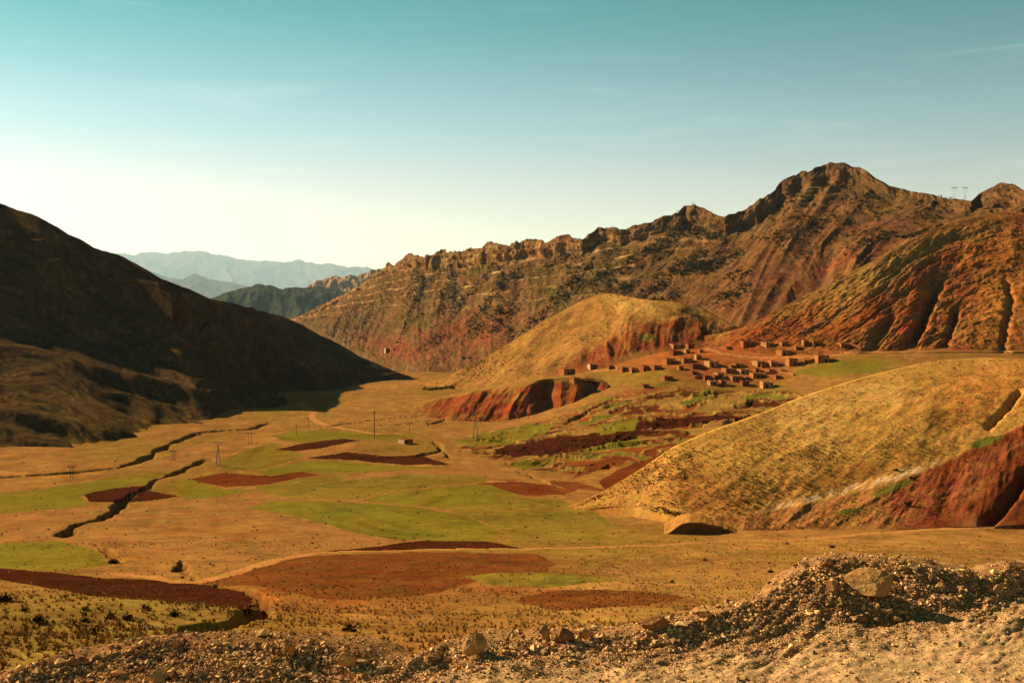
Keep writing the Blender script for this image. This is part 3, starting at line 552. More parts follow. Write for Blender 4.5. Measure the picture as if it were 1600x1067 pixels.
# curving terraces below the village
tz = smooth1(smooth1(inpoly(wpx, wpy, [(890, 645), (960, 616), (1040, 600), (1100, 609), (1230, 612), (1262, 620), (1190, 655), (1100, 690), (1010, 722), (900, 742), (800, 728), (715, 704), (740, 680), (830, 662)]).astype(float), 4, 0), 4, 1)
idx = np.argwhere(tz > 0.02)
if len(idx):
    xx, yy = X[tz > 0.02], Y[tz > 0.02]; wx_ = xx + 16 * fbm(xx / 40, yy / 40, 3, 161); wy_ = yy + 34 * fbm(xx / 48 + 5, yy / 48, 3, 162)
    rg_ = np.random.default_rng(77); npl = 380
    sx_ = rg_.uniform(xx.min(), xx.max(), npl); sy_ = rg_.uniform(yy.min(), yy.max(), npl)
    best = np.full(xx.shape, 1e9); sec = best.copy(); who = np.zeros(xx.shape, int)
    for q in range(npl):
        d_ = np.hypot((wx_ - sx_[q]) * 0.42, wy_ - sy_[q]); m_ = d_ < best
        sec = np.where(m_, best, np.minimum(sec, d_)); who = np.where(m_, q, who); best = np.where(m_, d_, best)
    pal = np.array([(0.15, 0.042, 0.015), (0.10, 0.032, 0.012), (0.22, 0.075, 0.022), (0.15, 0.165, 0.022), (0.28, 0.185, 0.045), (0.12, 0.15, 0.018), (0.08, 0.024, 0.009), (0.19, 0.06, 0.018)])
    pc = pal[rg_.integers(0, len(pal), npl)][who]; edge = sstep(1.6, 0.5, sec - best)
    pc = pc + (np.array((0.29, 0.19, 0.055)) - pc) * (edge * 0.85)[:, None]
    t_ = tz[tz > 0.02]; cc_ = c[tz > 0.02]; c[tz > 0.02] = cc_ + (pc - cc_) * t_[:, None]
    VG[..., 2][tz > 0.02] += (rg_.uniform(-0.9, 0.9, npl)[who] + edge * 0.4) * t_
c = mixc(c, (0.10, 0.06, 0.02), wet * 0.7)  # ground inside the stream cuts coloured darker
c *= (1 + (0.28 + 0.2 * near) * n2 + 0.3 * fbm(X / 3, Y / 5, 3, 153))[..., None]

GRN = (0.182, 0.165, 0.021); PLO = (0.058, 0.018, 0.007)
field_mats = {'green': soil_mat('young_wheat', 0.5, bump=0.5, bdist=0.15, amt=0.22, base=GRN, vary=True, furrow=(0.25, 0.4)), 'olive': soil_mat('thin_grass', 0.4, bump=0.5, bdist=0.2, amt=0.28, base=(0.20, 0.16, 0.026), vary=True, furrow=(0.2, 1.2)),
              'brown': soil_mat('ploughed_soil', 0.7, bump=0.8, bdist=0.3, amt=0.3, base=PLO, vary=True, furrow=(0.3, 0.2)), 'red': soil_mat('ploughed_red_soil', 0.6, bump=0.7, bdist=0.3, amt=0.3, base=(0.145, 0.042, 0.013), vary=True, furrow=(0.3, 0.9)),
              'rust': soil_mat('rust_soil', 0.7, bump=0.8, bdist=0.3, amt=0.35, base=(0.165, 0.062, 0.018), vary=True, furrow=(0.35, 0.5)), 'tan': soil_mat('stubble', 0.6, bump=0.6, bdist=0.2, amt=0.3, base=(0.285, 0.157, 0.048), vary=True, furrow=(0.3, 0.3))}
FIELDS = [
 ('green', 'long bright green field in the valley centre, tapering left', [(382, 793), (430, 781), (500, 783), (570, 788), (640, 794), (720, 805), (785, 828), (770, 842), (690, 845), (620, 842), (560, 830), (470, 808)]),
 ('green', 'bright green leaf-shaped field just behind the tapering green field', [(562, 784), (610, 772), (690, 760), (765, 757), (812, 775), (770, 790), (700, 797), (640, 792)]),
 ('green', 'green field with poles standing in it, near the pale path', [(422, 679), (460, 673), (500, 673), (600, 679), (664, 680), (610, 690), (545, 684), (480, 692), (440, 688)]),
 ('green', 'yellow-green field right of the winding gully, below the brown patch', [(262, 757), (300, 749), (345, 763), (400, 762), (360, 772), (290, 779)]),
 ('green', 'green strip at the left edge under the dark slope', [(-60, 775), (60, 765), (180, 748), (262, 738), (225, 757), (150, 766), (125, 775), (138, 788), (60, 798), (-60, 806)]),
 ('green', 'long pale green field between two ploughed strips', [(400, 733), (470, 719), (540, 720), (640, 729), (700, 730), (610, 737), (520, 741), (470, 736), (420, 743)]),
 ('green', 'dull green field at the lower left edge beside the gully', [(-60, 852), (90, 847), (150, 862), (178, 884), (100, 890), (-60, 884)]),
 ('green', 'bright green terrace right of the stone-sided stream', [(712, 690), (770, 676), (830, 664), (872, 658), (850, 680), (800, 692), (735, 700)]),
 ('green', 'green strip below the dark ploughed field', [(898, 708), (950, 696), (1004, 682), (1000, 692), (950, 704)]),
 ('green', 'small green patch left of the red ploughed fields', [(795, 728), (812, 720), (850, 718), (880, 708), (850, 724), (820, 734)]),
 ('green', 'green terrace under the eroded red bank', [(925, 668), (970, 658), (1000, 655), (990, 676), (940, 682)]),
 ('green', 'green meadow beside the isolated house at the village edge', [(1235, 585), (1290, 568), (1340, 562), (1390, 566), (1370, 580), (1290, 588)]),
 ('olive', 'wide olive field in the middle of the valley', [(440, 775), (520, 752), (640, 742), (760, 745), (760, 754), (690, 758), (610, 770), (560, 782), (480, 779)]),
 ('olive', 'olive field right of the bright green fields', [(815, 778), (870, 780), (930, 800), (960, 822), (940, 840), (880, 846), (800, 848), (790, 828), (730, 805), (700, 799)]),
 ('brown', 'dark brown ploughed strip behind the longer one', [(432, 704), (480, 692), (530, 684), (562, 689), (500, 702), (460, 706)]),
 ('brown', 'longest dark brown ploughed strip in the valley', [(480, 716), (540, 707), (600, 712), (655, 709), (706, 727), (640, 726), (560, 718)]),
 ('red', 'brown ploughed patch with a pointed right end', [(292, 749), (355, 736), (405, 742), (462, 735), (502, 741), (420, 754), (355, 760)]),
 ('brown', 'small brown ploughed patch split by the winding gully', [(128, 771), (170, 763), (224, 760), (232, 767), (280, 774), (200, 784), (140, 784)]),
 ('red', 'russet patch at the right end of the olive field', [(745, 756), (800, 752), (850, 757), (885, 772), (820, 774)]),
 ('brown', 'dark brown wedge field beside the dirt track', [(470, 866), (560, 856), (640, 846), (740, 838), (770, 846), (812, 857), (640, 859), (540, 863)]),
 ('brown', 'dark stony ploughed strip at the lower left', [(-60, 884), (40, 888), (150, 900), (240, 903), (300, 912), (345, 918), (395, 938), (392, 968), (300, 956), (190, 942), (90, 922), (-60, 892)]),
 ('brown', 'wide dark ploughed field right of the stream', [(770, 707), (830, 690), (880, 682), (985, 676), (1035, 678), (960, 692), (880, 710), (800, 716)]),
 ('red', 'narrow red ploughed patch near the small gully', [(890, 748), (925, 726), (970, 714), (982, 724), (930, 738)]),
 ('red', 'large red ploughed field at the foot of the golden hill', [(935, 752), (965, 735), (1060, 700), (1084, 708), (1058, 728), (1056, 760), (1000, 766), (945, 764)]),
 ('brown', 'long dark terrace field under the village', [(960, 666), (1040, 655), (1120, 650), (1170, 655), (1090, 664), (1000, 672)]),
 ('olive', 'olive patch right of the rust-brown slope', [(720, 906), (830, 893), (930, 899), (965, 911), (860, 922), (760, 919)]),
 ('rust', 'narrow rust strip on the near slope above the gravel rim', [(800, 940), (860, 927), (1000, 924), (1075, 934), (1010, 944), (880, 949)]),
 ('olive', 'olive strip between the brown pointed patch and the wide olive field', [(400, 757), (505, 742), (555, 744), (445, 774), (405, 766)]),
 ('olive', 'olive grass plot right of the faint lattice pylon', [(345, 716), (425, 692), (478, 714), (402, 731), (350, 734)]),
 ('tan', 'pale scrubby plot between the two dark gullies', [(205, 736), (262, 712), (320, 690), (345, 694), (318, 714), (268, 738)]),
 ('tan', 'ochre plot left of the golden hill foot', [(880, 776), (905, 764), (985, 770), (1035, 800), (1020, 812), (940, 800)]),
 ('rust', 'russet plot between the olive field and the small gully', [(862, 750), (905, 752), (960, 768), (905, 763), (880, 774), (845, 758)]),
 ('rust', 'broad rust-brown ploughed slope below the dirt track', [(312, 912), (400, 886), (470, 870), (560, 866), (700, 863), (830, 864), (868, 878), (850, 898), (770, 908), (690, 928), (610, 938), (520, 944), (440, 930), (410, 918)]),
 ('tan', 'large tan stubble field in the left foreground of the valley', [(120, 838), (185, 800), (230, 780), (330, 776), (440, 777), (380, 794), (470, 812), (560, 834), (600, 846), (470, 862), (330, 895), (290, 892), (270, 874), (180, 866)]),
 ('tan', 'tan stubble strip at the left edge of the valley', [(-60, 808), (60, 800), (150, 788), (172, 796), (120, 816), (88, 838), (60, 846), (-60, 848)]),
 ('tan', 'pale tan field behind the olive field', [(640, 734), (710, 731), (790, 735), (850, 748), (800, 752), (690, 745), (560, 742)]),
]
FC = grid_faces(*VG.shape[:2])
fpx = 0.25 * (wpx[1:, :-1] + wpx[1:, 1:] + wpx[:-1, 1:] + wpx[:-1, :-1]); fpy = 0.25 * (wpy[1:, :-1] + wpy[1:, 1:] + wpy[:-1, 1:] + wpy[:-1, :-1])
fX = 0.5 * (X[1:, 1:] + X[:-1, :-1]); fY = 0.5 * (Y[1:, 1:] + Y[:-1, :-1])
lab = np.zeros(FC.shape[:2], int)
for i, (k_, l_, poly) in enumerate(FIELDS):
    lab[inpoly(fpx, fpy, poly) & (lab == 0)] = i + 1
TRACKS = [('pale dirt track crossing the near valley from left to right', [(170, 894), (230, 898), (280, 908), (310, 908), (360, 894), (430, 874), (490, 864), (560, 861), (640, 860), (760, 858), (900, 856), (1030, 853), (1150, 845), (1300, 838), (1450, 829), (1600, 823), (1720, 818)], 1.5),
          ('pale winding path down the bank behind the poles', [(468, 630), (476, 637), (488, 642), (486, 652), (494, 660), (512, 666), (535, 670), (560, 673), (590, 678)], 2.2),
          ('reddish track climbing through the village', [(1085, 536), (1105, 545), (1125, 553), (1160, 557), (1210, 558), (1260, 558), (1300, 556), (1340, 553)], 1.8),
          ('pale track along the shelf above the red badlands', [(700, 603), (760, 598), (820, 594), (880, 587), (930, 580), (975, 575)], 1.8)]
for i, (l_, line, hw) in enumerate(TRACKS):
    dd, pp, LL = segdist(fX + 0.6 * fbm(fX / 8, fY / 8, 2, 171), fY + 0.8 * fbm(fX / 8, fY / 8, 2, 172), route(line)); lab[dd < hw] = 100 + i
chan_cut_f = np.maximum(wet[1:, 1:], wet[:-1, :-1]); lab[(chan_cut_f > 0.4) & (lab < 100)] = 0
track_mat = soil_mat('track_dirt', 0.6, bump=0.4, bdist=0.1, amt=0.2, base=(0.42, 0.225, 0.075))
VF = VG.reshape(-1, 3); CF = c.reshape(-1, 3)
def streaks(V_, poly):                        # uneven growth and tillage lines along the longer side of a plot
    r_ = np.array(route(poly)); r_ = r_ - r_.mean(0); ev, ew = np.linalg.eigh(r_.T @ r_); a = ew[:, 1]; b = ew[:, 0]
    u, w_ = V_[:, 0] * a[0] + V_[:, 1] * a[1], V_[:, 0] * b[0] + V_[:, 1] * b[1]
    m_ = 1 + 0.35 * fbm(u / 70, w_ / 5.5, 3, 191) + 0.35 * fbm(V_[:, 0] / 18, V_[:, 1] / 26, 4, 192) + 0.22 * fbm(V_[:, 0] / 4, V_[:, 1] / 6, 3, 193)
    rr = 1 + 0.25 * fbm(V_[:, 0] / 30 + 9, V_[:, 1] / 40, 3, 194)
    return np.stack([m_ * rr, m_, m_ / rr], -1)
def piece(name, L, mat, use_col, poly=None):
    q = FC[lab == L]
    if not len(q): return None
    u_, inv = np.unique(q, return_inverse=True)
    return link(name, mesh_np(name, VF[u_], inv.reshape(-1, 4), mat, CF[u_] if use_col else (streaks(VF[u_], poly) if poly else None)))
valley_mat = soil_mat('valley_soil', 0.9, bump=0.7, bdist=0.35, amt=0.28, speck=0.3)
tag(piece('valley_floor', 0, valley_mat, True), 'broad grassy valley floor and near hillside', 'ground', None, 'structure')
for i, (k_, l_, poly) in enumerate(FIELDS):
    o = piece('crop_field' if k_ in ('green', 'olive') else ('stubble_field' if k_ == 'tan' else 'ploughed_field'), i + 1, field_mats[k_], False, poly)
    if o: tag(o, l_, 'field', {'green': 'green crop fields', 'olive': 'olive fields', 'tan': 'stubble fields'}.get(k_, 'ploughed fields'), 'structure')
for i, (l_, line, hw) in enumerate(TRACKS):
    o = piece('dirt_track', 100 + i, track_mat, False)
    if o: tag(o, l_, 'track', None, 'structure')

#@@OBJECTS
# ------------------------------------------------------------------ gravel roadside in front of the camera
r0 = [(-400, 1090), (-100, 1082), (0, 1068), (30, 1045), (60, 1032), (150, 1022), (250, 1009), (330, 1005), (400, 1006), (470, 1008), (540, 1016), (580, 1030), (605, 1046), (625, 1046), (650, 1031), (700, 1013), (760, 1003), (850, 1000), (930, 1001), (1000, 989), (1050, 979), (1120, 960), (1180, 937), (1230, 903), (1270, 880), (1300, 873), (1350, 874), (1400, 882), (1440, 884), (1480, 892), (1540, 897), (1600, 886), (1700, 880), (2000, 890)]
r1 = [(-400, 1110), (0, 1092), (100, 1078), (300, 1074), (500, 1070), (600, 1062), (700, 1032), (900, 1020), (1050, 1010), (1150, 1000), (1250, 985), (1400, 968), (1500, 958), (1600, 930), (2000, 930)]
r2 = [(-400, 1140), (2000, 1140)]
G, V, U = loft(-380, 1980, 620, 190, [r0, r1, r2], [[(-400, 12), (500, 13), (620, 6), (900, 6), (1200, 13), (1450, 14), (1600, 9), (2000, 9)], [(-400, -1), (600, -2), (1200, -3), (2000, -3)]], [(-400, 4.0), (2000, 4.0)], back=(41, 13), front=(12, 0.0), sm=5, su=3, nback=40)
su, sv = arclen(G); n = normals(G)
bump_ = fbm(su / 0.45, sv / 0.45, 4, 181) * 0.05 + fbm(su / 0.09, sv / 0.09, 3, 182) * 0.018
k = sstep(1.02, 0.45, V) * 0.9 + 0.1
G = G + n * (bump_ * k)[..., None]
px, py = project(G)
c = np.ones(G.shape) * np.array((0.50, 0.375, 0.205))
c = mixc(c, (0.33, 0.20, 0.09), sstep(0.62, 0.4, V + 0.1 * fbm(su / .5, sv / .5, 3, 183)) * 0.9)
c = mixc(c, (0.19, 0.11, 0.05), sstep(620, 520, px) * 0.7)  # shaded side of the left rubble painted in as a darker tone
c *= (1 + 0.35 * fbm(su / 0.2, sv / 0.2, 4, 184))[..., None]
BANK = G; BV = V
terrain('gravel_roadside', G, c, soil_mat('roadside_grit', 38.0, bump=0.9, bdist=0.012, amt=0.35), 'pale gravel roadside with a rubble bank along its edge', 'roadside')

bpy.context.view_layer.update()
DG = bpy.context.evaluated_depsgraph_get()
def hit(px, py, far=1e5):
    x, y, z = ray(px, py); d = Vector((float(x), float(y), float(z))).normalized()
    ok, loc, nor, *_ = S.ray_cast(DG, Vector((0, 0, 0)), d, distance=far)
    return loc.copy() if ok else None
def drop(x, y, z=3000):
    ok, loc, nor, *_ = S.ray_cast(DG, Vector((x, y, z)), Vector((0, 0, -1)))
    return loc.copy() if ok else Vector((x, y, 0))

# ------------------------------------------------------------------ generic builders
class MB:
    def __init__(s): s.v = []; s.f = []
    def box(s, x0, x1, y0, y1, z0, z1, taper=0.0):
        b = len(s.v); t = taper
        s.v += [(x0, y0, z0), (x1, y0, z0), (x1, y1, z0), (x0, y1, z0), (x0 + t, y0 + t, z1), (x1 - t, y0 + t, z1), (x1 - t, y1 - t, z1), (x0 + t, y1 - t, z1)]
        s.f += [tuple(b + i for i in q) for q in ((3, 2, 1, 0), (4, 5, 6, 7), (0, 1, 5, 4), (1, 2, 6, 5), (2, 3, 7, 6), (3, 0, 4, 7))]
        return s
    def tube(s, a, b, ra, rb, n=5):
        a, b = Vector(a), Vector(b); ax = (b - a).normalized(); u = ax.orthogonal().normalized(); w_ = ax.cross(u); k = len(s.v)
        for p, r in ((a, ra), (b, rb)):
            for i in range(n):
                t = 2 * math.pi * i / n; s.v.append(tuple(p + (u * math.cos(t) + w_ * math.sin(t)) * r))
        s.f += [(k + i, k + (i + 1) % n, k + n + (i + 1) % n, k + n + i) for i in range(n)]
        s.f += [tuple(k + n - 1 - i for i in range(n)), tuple(k + n + i for i in range(n))]
        return s
    def mesh(s, name, mat, smooth=False):
        me = bpy.data.meshes.new(name); me.from_pydata(s.v, [], s.f); me.materials.append(mat)
        if smooth: me.polygons.foreach_set('use_smooth', [True] * len(me.polygons))
        return me
    def build(s, name, mat, parent=None, smooth=False):
        return link(name, s.mesh(name, mat, smooth), parent)
def empty(name, loc, rz=0.0):
    o = bpy.data.objects.new(name, None); COL.objects.link(o); o.location = loc; o.rotation_euler = (0, 0, rz); o.empty_display_size = 0.2
    return o

# ------------------------------------------------------------------ village houses
mud = [soil_mat('mud_brick_' + w_, 1.2, bump=0.5, bdist=0.08, amt=0.2, base=b_) for w_, b_ in (('ochre', (0.37, 0.175, 0.065)), ('red', (0.33, 0.125, 0.05)), ('pale', (0.46, 0.28, 0.125)), ('dusty', (0.37, 0.19, 0.08)), ('dark', (0.22, 0.09, 0.04)))]
white_wash = soil_mat('whitewash', 1.0, bump=0.3, bdist=0.05, amt=0.2, base=(0.55, 0.47, 0.36))
roof_mat = soil_mat('earth_roof', 0.8, bump=0.5, bdist=0.08, amt=0.25, base=(0.30, 0.165, 0.07))
wood = soil_mat('dark_wood', 3.0, bump=0.3, bdist=0.02, amt=0.3, base=(0.05, 0.03, 0.018))
steel = soil_mat('weathered_steel', 2.0, bump=0.1, bdist=0.01, amt=0.15, base=(0.16, 0.15, 0.13), rough=0.6, spec=0.4)
# (left column, right column, top row, base row, wall colour, plan, label)
HOUSES = [
 (1186, 1213, 594, 606, 2, 'box', 'tall lit mud house at the lower right end of the village, standing alone'),
 (1155, 1174, 595, 603, 1, 'box', 'small mud house on the lower village edge, left of the tall lone house'),
 (1104, 1123, 592, 602, 0, 'box', 'lowest mud house at the left front corner of the village cluster'),
 (1122, 1137, 593, 602, 0, 'box', 'narrow mud house touching the front corner house on its right'),
 (1135, 1163, 585, 595, 1, 'L', 'long mud house in the second row above the front houses'),
 (1115, 1133, 582, 591, 0, 'box', 'pale-roofed mud house left of the long second-row house'),
 (1097, 1114, 584, 594, 1, 'L', 'leftmost mud house of the dense village cluster'),
 (1170, 1196, 582, 590, 1, 'L', 'low wide house right of the long second-row house'),
 (1151, 1173, 575, 583, 0, 'box', 'mid-village house behind the long second-row house'),
 (1127, 1149, 575, 582, 1, 'L', 'dark low house behind the pale-roofed one in mid village'),
 (1196, 1213, 575, 582, 0, 'box', 'small house at the right end of the middle village row'),
 (1175, 1198, 563, 572, 2, 'L', 'house with pale left wall in the upper village row, left of its twin'),
 (1200, 1219, 562, 572, 2, 'box', 'upper-row house with pale left wall beside the L-shaped one'),
 (1227, 1250, 560, 571, 0, 'box', 'rightmost house of the upper village row below the track'),
 (1143, 1164, 566, 573, 1, 'box', 'low house at the left of the upper village row'),
 (1100, 1126, 563, 573, 2, 'box', 'square house with bright left wall standing alone left of the upper row'),
 (1073, 1099, 566, 576, 1, 'L', 'ruined dark house left of the square bright-walled house'),
 (1272, 1301, 555, 566, 1, 'box', 'isolated mud house at the right edge beside the green meadow'),
 (1309, 1331, 534, 543, 0, 'box', 'highest house at the far right, partly cut into the slope'),
 (1252, 1266, 530, 540, 1, 'box', 'left one of two adjoining houses high on the red slope'),
 (1267, 1281, 530, 541, 1, 'box', 'right one of two adjoining houses high on the red slope'),
 (1213, 1240, 547, 555, 0, 'box', 'long house just above the village track'),
 (1189, 1212, 532, 541, 2, 'box', 'cream-walled house high on the slope above the track'),
 (1154, 1184, 532, 540, 1, 'L', 'wide house with a low annex at the upper left of the slope'),
 (1045, 1068, 536, 544, 2, 'box', 'topmost house of the left group, with bright left wall'),
 (1070, 1087, 537, 545, 1, 'box', 'dark house beside the topmost house of the left group'),
 (1044, 1067, 545, 555, 1, 'L', 'dark stepped house just under the topmost left house'),
 (1033, 1057, 559, 569, 1, 'L', 'house at the left end of the row below the stepped house'),
 (1058, 1085, 557, 567, 0, 'box', 'broad-fronted house in the middle of the left hillside row'),
 (1084, 1099, 554, 562, 0, 'box', 'small house at the right end of the left hillside row'),
 (1031, 1055, 585, 594, 1, 'box', 'lone house on the grass below the left hillside row'),
 (1001, 1016, 600, 606, 1, 'box', 'tiny hut standing alone among the terraces'),
 (1014, 1036, 569, 578, 1, 'box', 'right end house of the long dark row left of the village'),
 (999, 1016, 571, 580, 1, 'L', 'second house from the right in the long dark row'),
 (982, 1000, 572, 582, 1, 'box', 'third house from the right in the long dark row'),
 (967, 984, 573, 581, 1, 'box', 'left end house of the long dark row left of the village'),
 (917, 933, 567, 576, 3, 'box', 'small whitewashed house on the shelf under the knoll'),
 (872, 898, 576, 585, 1, 'box', 'long low dark house at the left end of the shelf track'),
 (908, 929, 588, 598, 3, 'L', 'ruin with white wall corner at the edge of the badlands'),
 (889, 908, 589, 597, 1, 'box', 'dark ruin left of the white-cornered ruin'),
 (1187, 1199, 568, 574, 1, 'box', 'small shed wedged between the two pale-walled upper-row houses'),
 (1113, 1127, 586, 592, 1, 'box', 'low shed just above the narrow front house'),
 (1162, 1173, 587, 593, 0, 'box', 'small shed at the right end of the long second-row house'),
 (1208, 1222, 586, 592, 1, 'box', 'low shed above the tall lone house'),
 (1138, 1150, 569, 575, 1, 'box', 'small shed just left below the low upper-row house'),
 (1252, 1266, 562, 568, 0, 'box', 'little hut right of the rightmost upper-row house'),
 (1078, 1092, 578, 585, 1, 'L', 'ruined hut on the slope below the ruined dark house'),
 (1057, 1070, 571, 578, 1, 'box', 'small hut between the left hillside row and the grass'),
 (1240, 1253, 540, 546, 0, 'box', 'small hut below the two adjoining slope houses'),
 (1218, 1230, 534, 540, 1, 'box', 'small dark hut right of the cream-walled slope house'),
 (1131, 1144, 540, 546, 1, 'box', 'little hut left of the wide annexed house'),
 (948, 962, 571, 577, 1, 'box', 'small hut just left of the long dark row'),
 (1090, 1101, 545, 551, 1, 'box', 'lone shed above the small end house of the left row'),
 (1068, 1080, 546, 552, 0, 'box', 'small shed right of the dark stepped house'),
 (1216, 1230, 576, 582, 1, 'L', 'crumbling hut at the far right of the middle row'),
 (1177, 1188, 575, 581, 1, 'box', 'narrow shed in the middle row left of its end house'),
 (620, 646, 684, 693, 3, 'box', 'single low hut with a white end wall among the valley fields'),
 (599, 610, 544, 551, 3, 'L', 'distant pale house at the foot of the rocky ridge'),
]
def house(i, x0, x1, y0, y1, wc, plan, label):
    p = hit((x0 + x1) / 2, y1)
    if p is None: return
    d = p.y; T = (x1 - x0) / F * d * 0.84; h = (y1 - y0) / F * d * 0.88
    az = math.atan2(p.x, p.y); psi = math.radians(24 + ((i * 37) % 17) - 8)
    Wd, Dp = 0.74 * T, min(0.85 * T, 9.0)
    e = empty('village_house', (p.x, p.y + Dp * 0.42, p.z), psi - az)
    wm = white_wash if wc == 3 else (mud[(1, 4, 0, 1, 3)[i % 5]] if wc == 1 else mud[(0, 3, 2)[i % 3]] if wc == 0 else mud[wc])
    h *= (0.9, 1.15, 0.82, 1.05)[i % 4]
    jit = random.uniform
    w_ = MB(); t = 0.35
    hb = h - 0.35
    w_.box(-Wd / 2, Wd / 2, -Dp / 2, Dp / 2, -3.0, hb, 0.12)
    if plan == 'L':
        w_.box(Wd / 2 - 0.1, Wd / 2 + Wd * 0.42, -Dp * 0.2, Dp / 2 - 0.2, -3.0, hb * 0.68, 0.08)
    w_.build('wall', mud[1] if wc == 3 else wm, e)
    if wc == 3:                                # the limewashed end wall, a rendered skin over the mud
        MB().box(-Wd / 2 - 0.03, -Wd / 2 + 0.1, -Dp / 2 + 0.02, Dp / 2 - 0.02, -1.5, hb, 0.0).build('limewashed_end_wall', white_wash, e)
    pr = MB(); o_ = 0.05                        # parapet round the flat earth roof
    pr.box(-Wd / 2 - o_, Wd / 2 + o_, -Dp / 2 - o_, -Dp / 2 + t, hb, h); pr.box(-Wd / 2 - o_, Wd / 2 + o_, Dp / 2 - t, Dp / 2 + o_, hb, h)
    pr.box(-Wd / 2 - o_, -Wd / 2 + t, -Dp / 2 + t, Dp / 2 - t, hb, h); pr.box(Wd / 2 - t, Wd / 2 + o_, -Dp / 2 + t, Dp / 2 - t, hb, h)
    r_ = MB().box(-Wd / 2 + t, Wd / 2 - t, -Dp / 2 + t, Dp / 2 - t, hb - 0.1, hb + 0.12)
    if plan == 'L': r_.box(Wd / 2 + 0.05, Wd / 2 + Wd * 0.44, -Dp * 0.22, Dp / 2 - 0.15, hb * 0.68, hb * 0.68 + 0.2)
    ro = r_.build('roof', roof_mat, e); pr.build('parapet', wm if wc != 3 else mud[0], ro)
    dx = jit(-0.25, 0.25) * Wd
    do = MB().box(dx - 0.55, dx + 0.55, -Dp / 2 - 0.04, -Dp / 2 + 0.2, -0.3, min(2.0, h * 0.6)).build('door', wood, e)
    for sx in (-0.32, 0.34):
        if abs(sx * Wd - dx) < 1.1: continue
        MB().box(sx * Wd - 0.4, sx * Wd + 0.4, -Dp / 2 - 0.03, -Dp / 2 + 0.2, h * 0.42, h * 0.66).build('window', wood, e)
    if wc != 3 and i % 2 == 0:
        MB().box(-Wd / 2 - 0.03, -Wd / 2 + 0.2, -0.4, 0.4, h * 0.42, h * 0.66).build('window', wood, e)
    tag(e, label, 'house', 'mud houses of the village')
for i, hs in enumerate(HOUSES): house(i, *hs)

# low mud walls of yards in the village
WALLS = [([(1262, 567), (1272, 563), (1284, 566)], 'low mud yard wall in front of the isolated right house'), ([(1330, 541), (1345, 545)], 'short mud wall running down from the highest house'), ([(1196, 585), (1214, 583), (1232, 585), (1240, 587)], 'curved pale terrace wall right of the village cluster'),
         ([(1085, 592), (1098, 589)], 'short mud wall left of the leftmost cluster house'), ([(1238, 552), (1262, 553)], 'mud wall beside the long house above the track'), ([(933, 577), (950, 574), (966, 577)], 'pale mud wall between the whitewashed house and the dark row')]
for line, label in WALLS:
    P_ = [hit(*q) for q in line]; m = MB()
    for a, b in zip(P_[:-1], P_[1:]):
        dv = (b - a); L = math.hypot(dv.x, dv.y); nx, ny = -dv.y / L * 0.25, dv.x / L * 0.25; k0 = len(m.v)
        for p_, zz_ in ((a, -1), (b, -1), (b, 1.5), (a, 1.5)):
            m.v += [(p_.x - nx, p_.y - ny, p_.z + zz_), (p_.x + nx, p_.y + ny, p_.z + zz_)]
        m.f += [tuple(k0 + j for j in q) for q in ((0, 2, 4, 6), (1, 7, 5, 3), (6, 4, 5, 7), (0, 6, 7, 1), (2, 3, 5, 4))]
    tag(m.build('yard_wall', mud[0]), label, 'wall', 'mud yard walls')

# bright track cut along the foot of the red slope
tm = MB()
for q, a in enumerate(range(1318, 1660, 6)):
    p = hit(a, 551.5 - 0.008 * (a - 1318)); 
    if p is None: continue
    b0 = len(tm.v); tm.v += [(p.x, p.y - 1.6, p.z + 0.25), (p.x, p.y + 2.6, p.z + 0.6), (p.x, p.y - 2.6, p.z - 1.2)]
    if b0: tm.f += [(b0 - 3, b0, b0 + 1, b0 - 2), (b0 - 1, b0 + 2, b0, b0 - 3)]
tag(tm.build('dirt_track', soil_mat('cut_track', 0.5, bump=0.5, bdist=0.2, amt=0.2, base=(0.52, 0.27, 0.09)), None, True), 'bright ochre track along the foot of the red slope to the right edge', 'track', None, 'structure')
